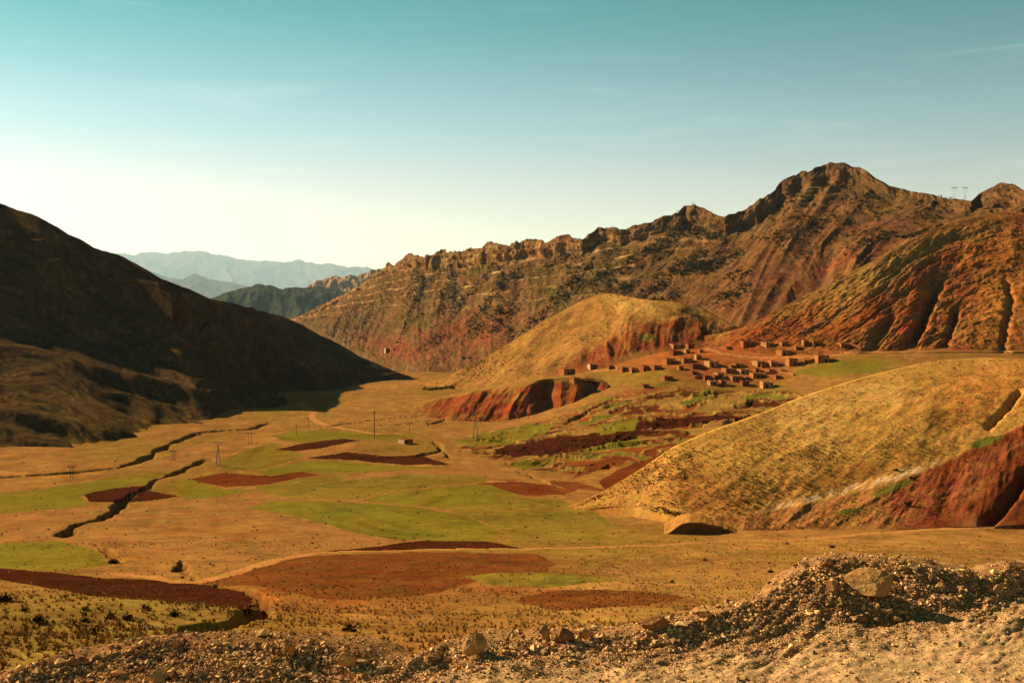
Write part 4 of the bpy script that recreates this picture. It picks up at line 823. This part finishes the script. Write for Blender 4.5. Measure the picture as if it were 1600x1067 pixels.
# ------------------------------------------------------------------ power line poles
def pole(px, ytop, ybase, style, label):
    p = hit(px, ybase); h = (ybase - ytop) / F * p.y; e = empty('power_pylon' if style == 'lattice' else 'utility_pole', p)
    r = max(0.10, h * 0.011)
    if style == 'lattice':
        b = h * 0.085; legs = [(-b, -b), (b, -b), (b, b), (-b, b)]
        for sx, sy in legs: MB().tube((sx, sy, -1), (sx * 0.22, sy * 0.22, h * 0.8), r, r * 0.7, 4).build('leg', steel, e)
        br = MB()
        for k in range(6):
            z0, z1 = h * 0.8 * k / 6, h * 0.8 * (k + 1) / 6; s0, s1 = 1 - 0.78 * k / 6, 1 - 0.78 * (k + 1) / 6
            for j in range(4):
                a, c_ = legs[j], legs[(j + 1) % 4]; br.tube((a[0] * s0, a[1] * s0, z0), (c_[0] * s1, c_[1] * s1, z1), r * .5, r * .5, 3)
        br.build('bracing', steel, e)
        for sgn in (-1, 1): MB().tube((0, 0, h * 0.78), (sgn * h * 0.16, 0, h), r, r * .7, 4).build('arm', steel, e)
        ca = MB().tube((-h * 0.2, 0, h), (h * 0.2, 0, h), r * .7, r * .7, 4).build('crossarm', steel, e)
        for sgn in (-1, 0, 1): MB().tube((sgn * h * 0.18, 0, h), (sgn * h * 0.18, 0, h * 0.95), r * .6, r * .6, 4).build('insulator', steel, ca)
    elif style == 'H':
        g = h * 0.12
        for sgn in (-1, 1): MB().tube((sgn * g, 0, -1), (sgn * g * 0.9, 0, h), r * 1.3, r, 6).build('post', wood, e)
        ca = MB().box(-h * 0.36, h * 0.36, -r, r, h * 0.93, h * 0.93 + 2.5 * r).build('crossarm', wood, e)
        for sgn in (-1, 0, 1): MB().tube((sgn * h * 0.32, 0, h * 0.93), (sgn * h * 0.32, 0, h * 0.84), r * .8, r * .5, 5).build('insulator', steel, ca)
    else:
        MB().tube((0, 0, -1), (0, 0, h), r * 1.4, r, 6).build('post', wood, e)
        ca = MB().box(-h * 0.07, h * 0.07, -r * .7, r * .7, h * 0.9, h * 0.9 + 1.6 * r).build('crossarm', wood, e)
    tag(e, label, 'pylon' if style == 'lattice' else 'pole', 'power line supports in the valley')
pole(743, 641, 686, 'lattice', 'tall thin lattice pylon in front of the tan bank, tallest in the valley')
pole(391, 676, 695, 'H', 'dark twin-legged pole with crossarm at the left end of the green field')
pole(463, 662, 681, 'post', 'single dark pole standing on the green field')
pole(482.5, 651, 671, 'post', 'single dark pole just behind the green field, beside the pale path')
pole(341, 690, 727, 'lattice', 'faint lattice pylon on the scrub beside the winding gully')
pole(271, 704, 720, 'H', 'faint twin-legged pole left of the winding gully')
pole(508, 640, 651, 'H', 'small twin-legged pole right of the pale winding path')
pole(585, 640, 684, 'post', 'thin pole at the far edge of the green field')
pole(640, 662, 674, 'post', 'small pole among the red banks left of the stream')
pole(1050, 634, 656, 'post', 'thin pole among the curved terraces below the village')
pole(112, 728, 747, 'H', 'faint twin-legged pole at the foot of the dark slope')
pale_steel = soil_mat('galvanised_steel', 2.0, bump=0.1, bdist=0.01, amt=0.1, base=(0.5, 0.55, 0.6), rough=0.5, spec=0.3)
def skyline_pylon(px, ytop, label):
    best = None
    for d in range(700, 2200, 8):
        q = at(px, ytop, d); z = drop(float(q[0]), float(q[1])).z
        hgt = q[2] - z
        if best is None or hgt < best[0]: best = (hgt, d, z, q)
    hgt, d, z, q = best; d += 25; q = at(px, ytop, d); z = drop(float(q[0]), float(q[1])).z; h = q[2] - z
    e = empty('transmission_tower', (q[0], q[1], z)); r = 0.14; wv = 2.4; steel_t = pale_steel; hw = 8 / F * d / 2 * 1.15
    for sx, sy in ((-1, -1), (1, -1), (1, 1), (-1, 1)): MB().tube((sx * wv * .8, sy * wv * .5, -1), (sx * wv * .28, sy * wv * .28, h * 0.68), r, r, 4).build('leg', steel_t, e)
    br = MB()
    for k in range(7):
        a = wv * (0.8 - 0.52 * k / 7); b = wv * (0.8 - 0.52 * (k + 1) / 7); z0, z1 = h * .68 * k / 7, h * .68 * (k + 1) / 7
        br.tube((-a, -1, z0), (b, -1, z1), .05, .05, 3).tube((a, -1, z0), (-b, -1, z1), .05, .05, 3)
    br.build('bracing', steel_t, e)
    for sgn in (-1, 1): MB().tube((sgn * wv * .28, 0, h * .68), (sgn * hw * .55, 0, h * .95), r, r, 4).build('arm', steel_t, e)
    ca = MB().box(-hw, hw, -.15, .15, h * .975, h).build('crossarm', steel_t, e)
    for sgn in (-1, 0, 1): MB().tube((sgn * hw * .85, 0, h * .95), (sgn * hw * .85, 0, h * .86), .1, .1, 4).build('insulator', steel_t, ca)
    tag(e, label, 'pylon', 'transmission towers on the skyline')
skyline_pylon(1491, 293, 'left one of two pale transmission towers on the right skyline')
skyline_pylon(1508, 293, 'right one of two pale transmission towers on the right skyline')

# ------------------------------------------------------------------ rocks and gravel
def ico(sub):
    t = (1 + 5 ** .5) / 2
    v = [(-1, t, 0), (1, t, 0), (-1, -t, 0), (1, -t, 0), (0, -1, t), (0, 1, t), (0, -1, -t), (0, 1, -t), (t, 0, -1), (t, 0, 1), (-t, 0, -1), (-t, 0, 1)]
    f = [(0, 11, 5), (0, 5, 1), (0, 1, 7), (0, 7, 10), (0, 10, 11), (1, 5, 9), (5, 11, 4), (11, 10, 2), (10, 7, 6), (7, 1, 8), (3, 9, 4), (3, 4, 2), (3, 2, 6), (3, 6, 8), (3, 8, 9), (4, 9, 5), (2, 4, 11), (6, 2, 10), (8, 6, 7), (9, 8, 1)]
    v = [np.array(p) / np.linalg.norm(p) for p in v]
    for _ in range(sub):
        cache = {}; nf = []
        def midp(a, b):
            k_ = (min(a, b), max(a, b))
            if k_ not in cache: m_ = v[a] + v[b]; v.append(m_ / np.linalg.norm(m_)); cache[k_] = len(v) - 1
            return cache[k_]
        for a, b, c_ in f:
            x_, y_, z_ = midp(a, b), midp(b, c_), midp(c_, a); nf += [(a, x_, z_), (b, y_, x_), (c_, z_, y_), (x_, y_, z_)]
        f = nf
    return np.array(v), np.array(f)
def rock_shape(seed, sub, planes=9, rough=0.03, scale=(1, 1, 1)):
    rg = np.random.default_rng(seed); v, f = ico(sub)
    nn = rg.normal(size=(planes, 3)); nn /= np.linalg.norm(nn, axis=1)[:, None]; dd = rg.uniform(0.62, 0.95, planes)
    dots = v @ nn.T; r = np.where(dots > 0.05, dd[None] / np.maximum(dots, 0.05), 9).min(1); r = np.minimum(r, 1.12)
    if rough: r = r * (1 + rough * (fbm(v[:, 0] * 3 + seed, v[:, 1] * 3 + v[:, 2] * 2.1, 4, seed) * 2))
    return v * r[:, None] * np.array(scale), f
stone_mats = [soil_mat('stone_' + a_, 22, bump=0.6, bdist=0.01, amt=0.3, base=b_, rough=0.9) for a_, b_ in (('ochre', (0.45, 0.30, 0.14)), ('brown', (0.26, 0.15, 0.075)), ('grey', (0.30, 0.23, 0.14)))]
boulder_mat = soil_mat('pitted_boulder', 26, bump=1.0, bdist=0.02, amt=0.3, base=(0.42, 0.28, 0.115), rough=0.92)
ROCKS = [ # px, py of base, width px, height px, depth ratio, seed, material, label
 (1358, 934, 78, 44, 0.75, 5, boulder_mat, 'big flat pitted ochre boulder on the gravel mound'),
 (742, 1022, 34, 34, 0.8, 9, stone_mats[0], 'pale upright pointed rock at the road edge'),
 (852, 1002, 17, 26, 0.8, 12, stone_mats[2], 'narrow dark upright rock, left of the rock trio'),
 (882, 1004, 28, 22, 0.9, 14, stone_mats[1], 'dark middle rock of the trio at the road edge'),
 (917, 1000, 24, 18, 0.9, 17, stone_mats[0], 'pale wedge rock, right one of the trio'),
 (1028, 985, 46, 20, 0.8, 21, stone_mats[1], 'long brown rock lying on the gravel rim'),
 (1100, 966, 26, 14, 0.8, 23, stone_mats[0], 'pale flat rock beside a dark point on the rim'),
 (1408, 962, 22, 10, 0.8, 29, stone_mats[0], 'upper pale stone of the pair below the boulder shadow'),
 (1402, 972, 16, 9, 0.8, 31, stone_mats[0], 'lower left pale stone of the pair below the boulder shadow'),
 (1346, 974, 20, 14, 0.8, 33, stone_mats[1], 'dark brown stone at the foot of the gravel mound'),
 (1294, 886, 20, 12, 0.8, 35, stone_mats[1], 'brown stone at the top left of the mound'),
 (1305, 925, 22, 16, 0.8, 37, stone_mats[1], 'brown stone left of the big boulder'),
 (1470, 922, 14, 12, 0.8, 39, stone_mats[0], 'ochre stone right of the boulder on the mound'),
 (1562, 930, 18, 16, 0.6, 41, stone_mats[0], 'pale slanted stone near the right edge'),
 (1486, 945, 14, 12, 0.8, 43, stone_mats[0], 'ochre stone at the right foot of the mound'),
 (540, 1042, 30, 22, 0.7, 47, stone_mats[0], 'pale leaning slab in the dark rubble heap'),
 (565, 1040, 26, 9, 0.9, 49, stone_mats[2], 'flat slab on top right of the dark rubble heap'),
 (595, 1050, 24, 10, 0.8, 51, stone_mats[0], 'pale stone at the right toe of the rubble heap'),
 (488, 1050, 10, 7, 0.8, 53, stone_mats[0], 'small bright stone low in the rubble heap'),
 (742, 1032, 18, 8, 0.8, 55, stone_mats[0], 'flat stone just in front of the upright pale rock'),
 (675, 1035, 22, 12, 0.8, 57, stone_mats[1], 'brown stone left of the upright pale rock'),
 (1590, 893, 26, 16, 0.8, 59, stone_mats[1], 'brown rock at the right end of the gravel rim'),
]
for (a, b, wpx_, hpx, dr, sd, mt, label) in ROCKS:
    p = hit(a, b); d = p.y; w_, h_ = wpx_ / F * d / 2, hpx / F * d / 2
    v, f = rock_shape(sd, 4 if wpx_ > 25 else 3, 10, 0.035, (w_, w_ * dr, h_ * 1.12))
    if sd == 9:
        v[:, 0] += v[:, 2] * 0.25; v[:, :2] *= (1 - 0.28 * v[:, 2:3] / h_)
    if sd == 5:                                # a thick slab leaning back, its broad face up and to the left
        v, f = rock_shape(sd, 5, 12, 0.04, (w_, w_ * 0.78, w_ * 0.42)); zt = Vector((-0.42, -0.5, 0.75)).normalized()
        q_ = zt.to_track_quat('Z', 'Y').to_matrix() @ Matrix.Rotation(math.radians(18), 3, 'Z'); v = v @ np.array(q_).T
    me = mesh_np('rock', v, f, mt, None, False, True)
    o = link('boulder' if sd == 5 else 'rock', me); o.location = (p.x, p.y + w_ * dr * 0.6, p.z + h_ * 0.85)
    tag(o, label, 'boulder' if sd == 5 else 'rock')

# loose stones, the largest singly, the rest as gravel
nvB, nuB = BANK.shape[:2]
bpx, bpy_ = project(BANK)
def sample_bank(count, wfun, rows=None):
    i = RNG.integers(rows[0] if rows else 24, rows[1] if rows else nvB - 3, count * 5); j = RNG.integers(0, nuB - 1, count * 5)
    p_ = wfun(bpx[i, j], bpy_[i, j], BV[i, j]); keep = RNG.random(len(i)) < p_
    i, j = i[keep][:count], j[keep][:count]; a, b = RNG.random(len(i))[:, None], RNG.random(len(i))[:, None]
    P_ = BANK[i, j] * (1 - a) * (1 - b) + BANK[i + 1, j] * a * (1 - b) + BANK[i, j + 1] * (1 - a) * b + BANK[i + 1, j + 1] * a * b
    return P_, bpx[i, j], BV[i, j]
inview = lambda x, y: (x > -40) & (x < 1640) & (y < 1085)
dense = lambda x, y, v: np.where(inview(x, y), np.where(v < 0.5, 1.0, 0.10 + 0.6 * sstep(0.72, 0.5, v)), 0.01)
shapes = [rock_shape(200 + q, 1, 8, 0.0, (1, 0.85, 0.62)) for q in range(10)]
P_, sx_, vv_ = sample_bank(140, lambda x, y, v: np.where(inview(x, y), np.where(v < 0.5, 1.0, 0.12), 0))
meshes = [mesh_np('loose_stone', s_[0], s_[1], stone_mats[q % 3], None, False, True) for q, s_ in enumerate(shapes)]
for q in range(len(P_)):
    o = link('loose_stone', meshes[q % 10]); r_ = random.choice((0.009, 0.011, 0.013, 0.018)) * random.uniform(.85, 1.2) if vv_[q] < 0.5 else random.uniform(0.007, 0.012)
    o.scale = (r_, r_, r_); o.rotation_euler = (random.uniform(-.4, .4), random.uniform(-.4, .4), random.uniform(0, 6.28)); o.location = P_[q] + np.array([0, 0, r_ * 0.3])
    tag(o, 'larger loose stone lying among the roadside gravel', 'stone', 'loose stones in the roadside gravel')
def rotm(n):
    a = RNG.random(n) * 2 * np.pi; b = (RNG.random(n) - .5) * 1.2; ca, sa, cb, sb = np.cos(a), np.sin(a), np.cos(b), np.sin(b); R_ = np.zeros((n, 3, 3))
    R_[:, 0, 0] = ca; R_[:, 0, 1] = -sa * cb; R_[:, 0, 2] = sa * sb; R_[:, 1, 0] = sa; R_[:, 1, 1] = ca * cb; R_[:, 1, 2] = -ca * sb; R_[:, 2, 1] = sb; R_[:, 2, 2] = cb
    return R_
def scatter(name, P_, sizes, shapes_, mat, cols, label, cat, sink=0.3, smooth=False):
    allv, allf, allc = [], [], []; off = 0; pick = RNG.integers(0, len(shapes_), len(P_))
    for q, (v, f) in enumerate(shapes_):
        m_ = pick == q; n = m_.sum()
        if not n: continue
        vv = np.einsum('nij,kj->nki', rotm(n) if sink < 1 else rotm(n) * 1.0, v) * sizes[m_][:, None, None] + P_[m_][:, None]
        vv[..., 2] += sizes[m_][:, None] * sink
        allv.append(vv.reshape(-1, 3)); allf.append((f[None] + (np.arange(n) * len(v))[:, None, None] + off).reshape(-1, 3)); allc.append(np.repeat(cols[m_], len(v), 0)); off += n * len(v)
    me = mesh_np(name, np.concatenate(allv), np.concatenate(allf), mat, np.concatenate(allc), smooth, True)
    return tag(link(name, me), label, cat, None, 'stuff')
def tints(n, base, var=0.3, alt=None, share=0.0):
    c_ = np.array(base)[None] * (1 + var * RNG.normal(size=(n, 1))).clip(.35, 1.9)
    if alt is not None: m_ = RNG.random(n) < share; c_[m_] = np.array(alt) * (1 + 0.25 * RNG.normal(size=(m_.sum(), 1))).clip(.4, 1.6)
    return c_
def chip(seed):                               # small angular stone, eight facets
    rg = np.random.default_rng(seed); v = np.array([(1, 0, 0), (-1, 0, 0), (0, 1, 0), (0, -1, 0), (0, 0, 1), (0, 0, -1)], float)
    v = v * rg.uniform(0.75, 1.25, (6, 1)) + rg.normal(size=(6, 3)) * 0.2; v *= np.array([1.05, 0.9, 0.7])
    return v, np.array([(0, 2, 4), (2, 1, 4), (1, 3, 4), (3, 0, 4), (2, 0, 5), (1, 2, 5), (3, 1, 5), (0, 3, 5)])
small = [chip(300 + q) for q in range(16)]
P_, sx_, vv_ = sample_bank(56000, dense)
Pb, sb_, vb_ = sample_bank(9000, lambda x, y, v: np.where(inview(x, y) & (v < 0.06), 1.0, 0.0), (28, 60)); P_, vv_ = np.concatenate([P_, Pb]), np.concatenate([vv_, vb_])
sz = np.where(vv_ < 0.5, RNG.lognormal(math.log(0.0042), 0.55, len(P_)), RNG.lognormal(math.log(0.0036), 0.5, len(P_)))
stone_scatter_mat = soil_mat('gravel_stone', 30, bump=0.4, bdist=0.006, amt=0.25)
scatter('gravel', P_, sz, small, stone_scatter_mat, tints(len(P_), (0.62, 0.44, 0.225), 0.35, (0.34, 0.20, 0.10), 0.25), 'loose gravel covering the roadside and the rubble bank', 'gravel')

# ------------------------------------------------------------------ shrubs, tussocks
def shrub_shape(seed, n=14, up=0.7):
    rg = np.random.default_rng(seed); V_, F_ = [], []
    for q in range(n):
        d_ = rg.normal(size=3); d_[2] = abs(d_[2]); d_ /= np.linalg.norm(d_); c_ = d_ * rg.uniform(.35, 1.0) * np.array([1, 1, up])
        for _ in range(3): V_.append(c_ + rg.normal(size=3) * 0.33)
        F_.append((3 * q, 3 * q + 1, 3 * q + 2))
    return np.array(V_), np.array(F_)
def tuft_shape(seed, n=9):
    rg = np.random.default_rng(seed); V_, F_ = [], []
    for q in range(n):
        a = rg.uniform(0, 6.28); l = rg.uniform(.7, 1.2); o_ = np.array([math.cos(a), math.sin(a), 0]) * rg.uniform(0, .4); s_ = np.array([-math.sin(a), math.cos(a), 0]) * 0.16
        V_ += [o_ - s_, o_ + s_, o_ + np.array([math.cos(a) * .7, math.sin(a) * .7, l])]; F_.append((3 * q, 3 * q + 1, 3 * q + 2))
    return np.array(V_), np.array(F_)
shr = [shrub_shape(400 + q) for q in range(6)]; shr_s = [shrub_shape(420 + q, 8) for q in range(6)]; tuf = [tuft_shape(440 + q) for q in range(6)]
leaf_mat = soil_mat('shrub_leaf', 1.0, bump=0.0, bdist=0.01, amt=0.2)
def on_surface(name, count, wfun, tries=6):
    G_ = SURF[name][0]; nv_, nu_ = G_.shape[:2]; ppx, ppy = project(G_)
    i = RNG.integers(14, nv_ - 3, count * tries); j = RNG.integers(0, nu_ - 1, count * tries)
    k_ = RNG.random(len(i)) < wfun(ppx[i, j], ppy[i, j], G_[i, j]); i, j = i[k_][:count], j[k_][:count]
    a, b = RNG.random(len(i))[:, None], RNG.random(len(i))[:, None]
    return G_[i, j] * (1 - a) * (1 - b) + G_[i + 1, j] * a * (1 - b) + G_[i, j + 1] * (1 - a) * b + G_[i + 1, j + 1] * a * b
SURF['valley'] = (VG, None)
def clump(x, y, s, seed): return sstep(-0.15, 0.35, fbm(x / s, y / s, 3, seed))
P_ = on_surface('rocky_ridge', 9000, lambda x, y, p: np.where(x < 1180, 1, 0.35) * clump(p[:, 0], p[:, 1], 60, 501) * np.where(y - np.interp(x, *zip(*crest)) > 30, 1, 0.15) * (1 - sstep(0.55, 0.9, (y - np.interp(x, *zip(*crest))) / 180.0)), 8)
scatter('ridge_shrubs', P_, RNG.uniform(1.3, 3.2, len(P_)), shr_s, leaf_mat, tints(len(P_), (0.045, 0.05, 0.016)), 'dark juniper scrub dotted over the rocky ridge', 'scrub', 0.1)
P_ = on_surface('near_right_hill', 8500, lambda x, y, p: (0.3 + 0.7 * clump(p[:, 0], p[:, 1], 18, 503)) * np.where(y < np.interp(x, *zip(*rw)) - 4, 1, 0.25) * np.where(blob(x, y, 1170, 740, 130, 50, -15) > 0, 1, .55))
scatter('hill_tussocks', P_, RNG.uniform(0.16, 0.46, len(P_)), shr_s, leaf_mat, tints(len(P_), (0.10, 0.058, 0.02), 0.4), 'dark low tussocks dotted over the golden hill', 'tussocks', 0.05)
P_ = on_surface('red_slope', 3600, lambda x, y, p: clump(p[:, 0], p[:, 1], 40, 505))
scatter('slope_scrub', P_, RNG.uniform(0.4, 1.0, len(P_)), shr_s, leaf_mat, tints(len(P_), (0.09, 0.06, 0.02), 0.3, (0.4, 0.25, 0.13), 0.2), 'sparse scrub and stones on the red hillside', 'scrub', 0.05)
P_ = on_surface('golden_knoll', 1800, lambda x, y, p: clump(p[:, 0], p[:, 1], 40, 507) * np.where(blob(x, y, 1085, 488, 45, 14, 12) > .2, 1, .5))
scatter('knoll_scrub', P_, RNG.uniform(0.4, 1.0, len(P_)), shr_s, leaf_mat, tints(len(P_), (0.09, 0.07, 0.02), 0.3), 'sparse scrub on the golden knoll', 'scrub', 0.05)
P_ = on_surface('left_mountain', 3800, lambda x, y, p: clump(p[:, 0], p[:, 1], 40, 509) * sstep(450, 560, y))
scatter('shaded_scrub', P_, RNG.uniform(0.3, 0.9, len(P_)), shr_s, leaf_mat, tints(len(P_), (0.07, 0.05, 0.018), 0.3, (0.3, 0.26, 0.2), 0.04), 'low scrub and a few pale stones on the dark slope', 'scrub', 0.05)
P_ = on_surface('valley', 16000, lambda x, y, p: inview(x, y) * np.where(y > 845, 1, 0.03) * np.where(p[:, 1] < 24, 0, 1) * (0.25 + 0.75 * clump(p[:, 0], p[:, 1], 14, 511)) * np.where((x < 900) & (y > 860) & (y < 915), 0.25, 1), 8)
scatter('grass_tufts', P_, RNG.uniform(0.10, 0.28, len(P_)), tuf, leaf_mat, tints(len(P_), (0.36, 0.225, 0.07), 0.25, (0.14, 0.085, 0.027), 0.22), 'dry grass tufts on the near hillside', 'grass', 0.0)
P_ = on_surface('valley', 2600, lambda x, y, p: inview(x, y) * np.where(y > 700, 1, 0.4) * np.where(p[:, 1] < 24, 0, 1), 6)
scatter('scattered_stones', P_, RNG.uniform(0.10, 0.32, len(P_)) * np.clip(P_[:, 1] / 200, .3, 1.4), small, stone_scatter_mat, tints(len(P_), (0.38, 0.28, 0.17), 0.3, (0.07, 0.05, 0.02), 0.5), 'small stones scattered over the valley fields', 'stones', 0.1)

# single bushes one can pick out
def bush(px, py, wpx_, label, colr, shape_n=150, mat=None, cat='bush', name='thorn_bush', up=0.8, group='dark bushes on the near hillside'):
    p = hit(px, py); r_ = wpx_ / F * p.y / 2
    v, f = shrub_shape(int(px * 7 + py), shape_n, up); v = v.copy(); cen = v.reshape(-1, 3, 3).mean(1, keepdims=True); v = (cen + (v.reshape(-1, 3, 3) - cen) * 0.5).reshape(-1, 3)
    e = empty(name, p)
    me = mesh_np('foliage', v * r_, f, leaf_mat, np.repeat(tints(len(f), colr), 3, 0), False, True); link('foliage', me, e)
    m = MB()
    for q in range(5):
        a = q * 1.26; m.tube((0, 0, -0.1 * r_), (math.cos(a) * r_ * .6, math.sin(a) * r_ * .6, r_ * up * .7), r_ * .06, r_ * .02, 4)
    m.build('stem', wood, e); tag(e, label, cat, group)
DK = (0.03, 0.028, 0.012)
for a in [(546, 986, 24, 'dark round bush alone on the tan slope above the rubble heap', DK), (143, 990, 22, 'tall dark bush on the lower left spur', DK), (132, 972, 16, 'dark bush just above the tall one on the lower left spur', DK), (60, 972, 26, 'wide brown bush on the left spur, far from the frame edge', (0.06, 0.045, 0.016)), (38, 955, 16, 'small dark bush above the wide brown one', DK), (8, 940, 26, 'dark bush at the left edge of the frame', DK), (172, 966, 18, 'low brown bush right of the tall dark bush', (0.07, 0.05, 0.02)), (198, 968, 22, 'rounded brown bush in the middle of the left spur', (0.07, 0.05, 0.02)), (272, 962, 20, 'dark bush on the spur rim under the ploughed strip', DK), (228, 952, 18, 'dark bush between spur rim and ploughed strip', DK),
          (132, 952, 14, 'small tawny bush under the ploughed strip', (0.12, 0.08, 0.025)), (273, 893, 14, 'black bush at the bend of the small gully', DK), (285, 903, 8, 'tiny black bush beside the gully crossing', DK), (178, 880, 18, 'dark bush filling the end of the left gully', DK), (1300, 856, 11, 'single dark bush right of the track, far right', DK), (1102, 876, 9, 'dark bush below the track, centre right', DK), (1204, 894, 10, 'dark bush at the left foot of the gravel mound', DK), (1050, 910, 8, 'little dark bush above the red strip', DK), (1230, 850, 6, 'tiny dark bush by the right part of the track', DK), (1418, 788, 12, 'dark bush on the lower red slope under the green seep', DK), (1423, 747, 8, 'round dark bush at the head of the green seep', DK), (1400, 735, 8, 'round dark bush on the white rim', DK)]:
    bush(*a)
# bare trees along the stream and a dark grove
TREES = [(690, 664, 12), (752, 662, 13), (765, 660, 16), (780, 659, 15), (797, 657, 16), (812, 655, 14), (826, 654, 13), (668, 667, 10)]
for q, (a, b, w_) in enumerate(TREES):
    p = hit(a, b); h_ = w_ / F * p.y; e = empty('bare_tree', p); m = MB(); rg = random.Random(q)
    tr = MB().tube((0, 0, -.5), (0.1, 0, h_ * .45), h_ * .035, h_ * .02, 6).build('trunk', wood, e)
    for k in range(16):
        an = rg.uniform(0, 6.28); z0 = rg.uniform(.25, .45) * h_; rr = rg.uniform(.25, .55) * h_; z1 = rg.uniform(.6, 1) * h_
        c1 = Vector((math.cos(an) * rr * .6, math.sin(an) * rr * .6, (z0 + z1) / 2)); m.tube((0.05, 0, z0), c1, h_ * .013, h_ * .008, 3)
        for s_ in range(3): m.tube(c1, (math.cos(an + rg.uniform(-.6, .6)) * rr, math.sin(an + rg.uniform(-.6, .6)) * rr, z1 + rg.uniform(-.1, .1) * h_), h_ * .007, h_ * .004, 3)
    m.build('crown', wood, e); tag(e, ['second bare tree from the left along the stream', 'third bare tree from the left along the stream', 'fourth bare tree from the left along the stream', 'bare tree in the middle of the row along the stream, fifth from left', 'sixth bare tree from the left along the stream', 'second bare tree from the right along the stream', 'rightmost bare tree of the row along the stream', 'leftmost bare tree of the row along the stream'][q], 'tree', 'bare trees along the stream')
for q, (a, b, w_) in enumerate([(664, 609, 10), (672, 610, 12), (682, 609, 13), (690, 608, 11), (698, 607, 12), (706, 606, 12), (725, 560, 9), (735, 560, 8)]):
    bush(a, b, w_, ['leftmost', 'second from left', 'third from left', 'third from right', 'second from right', 'rightmost'][q] + ' dark bush of the hedge at the foot of the knoll' if b > 600 else ('left' if q == 6 else 'right') + ' one of two dark round trees in the far orchard', (0.035, 0.038, 0.014), 90, name='hedge_bush' if b > 600 else 'orchard_tree', group='hedge at the foot of the knoll' if b > 600 else 'far orchard trees', cat='bush' if b > 600 else 'tree')
# dry twig and thistle on the rim
p = hit(787, 1003); e = empty('dry_twig', p); k_ = p.y / F
MB().tube((0, 0, -.01), (22 * k_, 0.02, 28 * k_), .004, .002, 5).build('stalk', wood, e); MB().tube((9 * k_, .01, 12 * k_), (22 * k_, .03, 16 * k_), .002, .001, 4).build('side_twig', wood, e)
tag(e, 'thin dry twig sticking up from the gravel rim', 'twig')
straw = soil_mat('straw', 20, bump=0, bdist=.01, amt=.2, base=(0.5, 0.36, 0.13))
for (a, b, s_, label) in [(455, 1022, 16, 'straw-coloured grass tuft on the dark rubble heap'), (275, 1012, 10, 'small dry stalk clump on the left rubble crest')]:
    p = hit(a, b); r_ = s_ / F * p.y; v, f = tuft_shape(int(a), 60); v = v * np.array([1, 1, 1.0]); rg = np.random.default_rng(3); v[:, :2] *= 0.9
    tag(link('grass_tuft', mesh_np('grass_tuft', v * r_, f, straw, None, False, True), None, p), label, 'grass tuft')

# ------------------------------------------------------------------ air
hz = MB().box(-99000, 99000, -3500, 99000, -2500, 4200).mesh('haze', bpy.data.materials.new('haze_air'))
hm = hz.materials[0]; hm.use_nodes = True; hm.node_tree.nodes.clear()
pv = N(hm.node_tree, 'ShaderNodeVolumePrincipled'); pv.inputs['Density'].default_value = 0.95e-5; pv.inputs['Color'].default_value = (0.62, 0.86, 0.95, 1); pv.inputs['Anisotropy'].default_value = 0.2
ho = N(hm.node_tree, 'ShaderNodeOutputMaterial'); hm.node_tree.links.new(pv.outputs[0], ho.inputs['Volume'])
tag(link('haze', hz), 'thin blue haze filling the distance', 'haze', None, 'stuff')
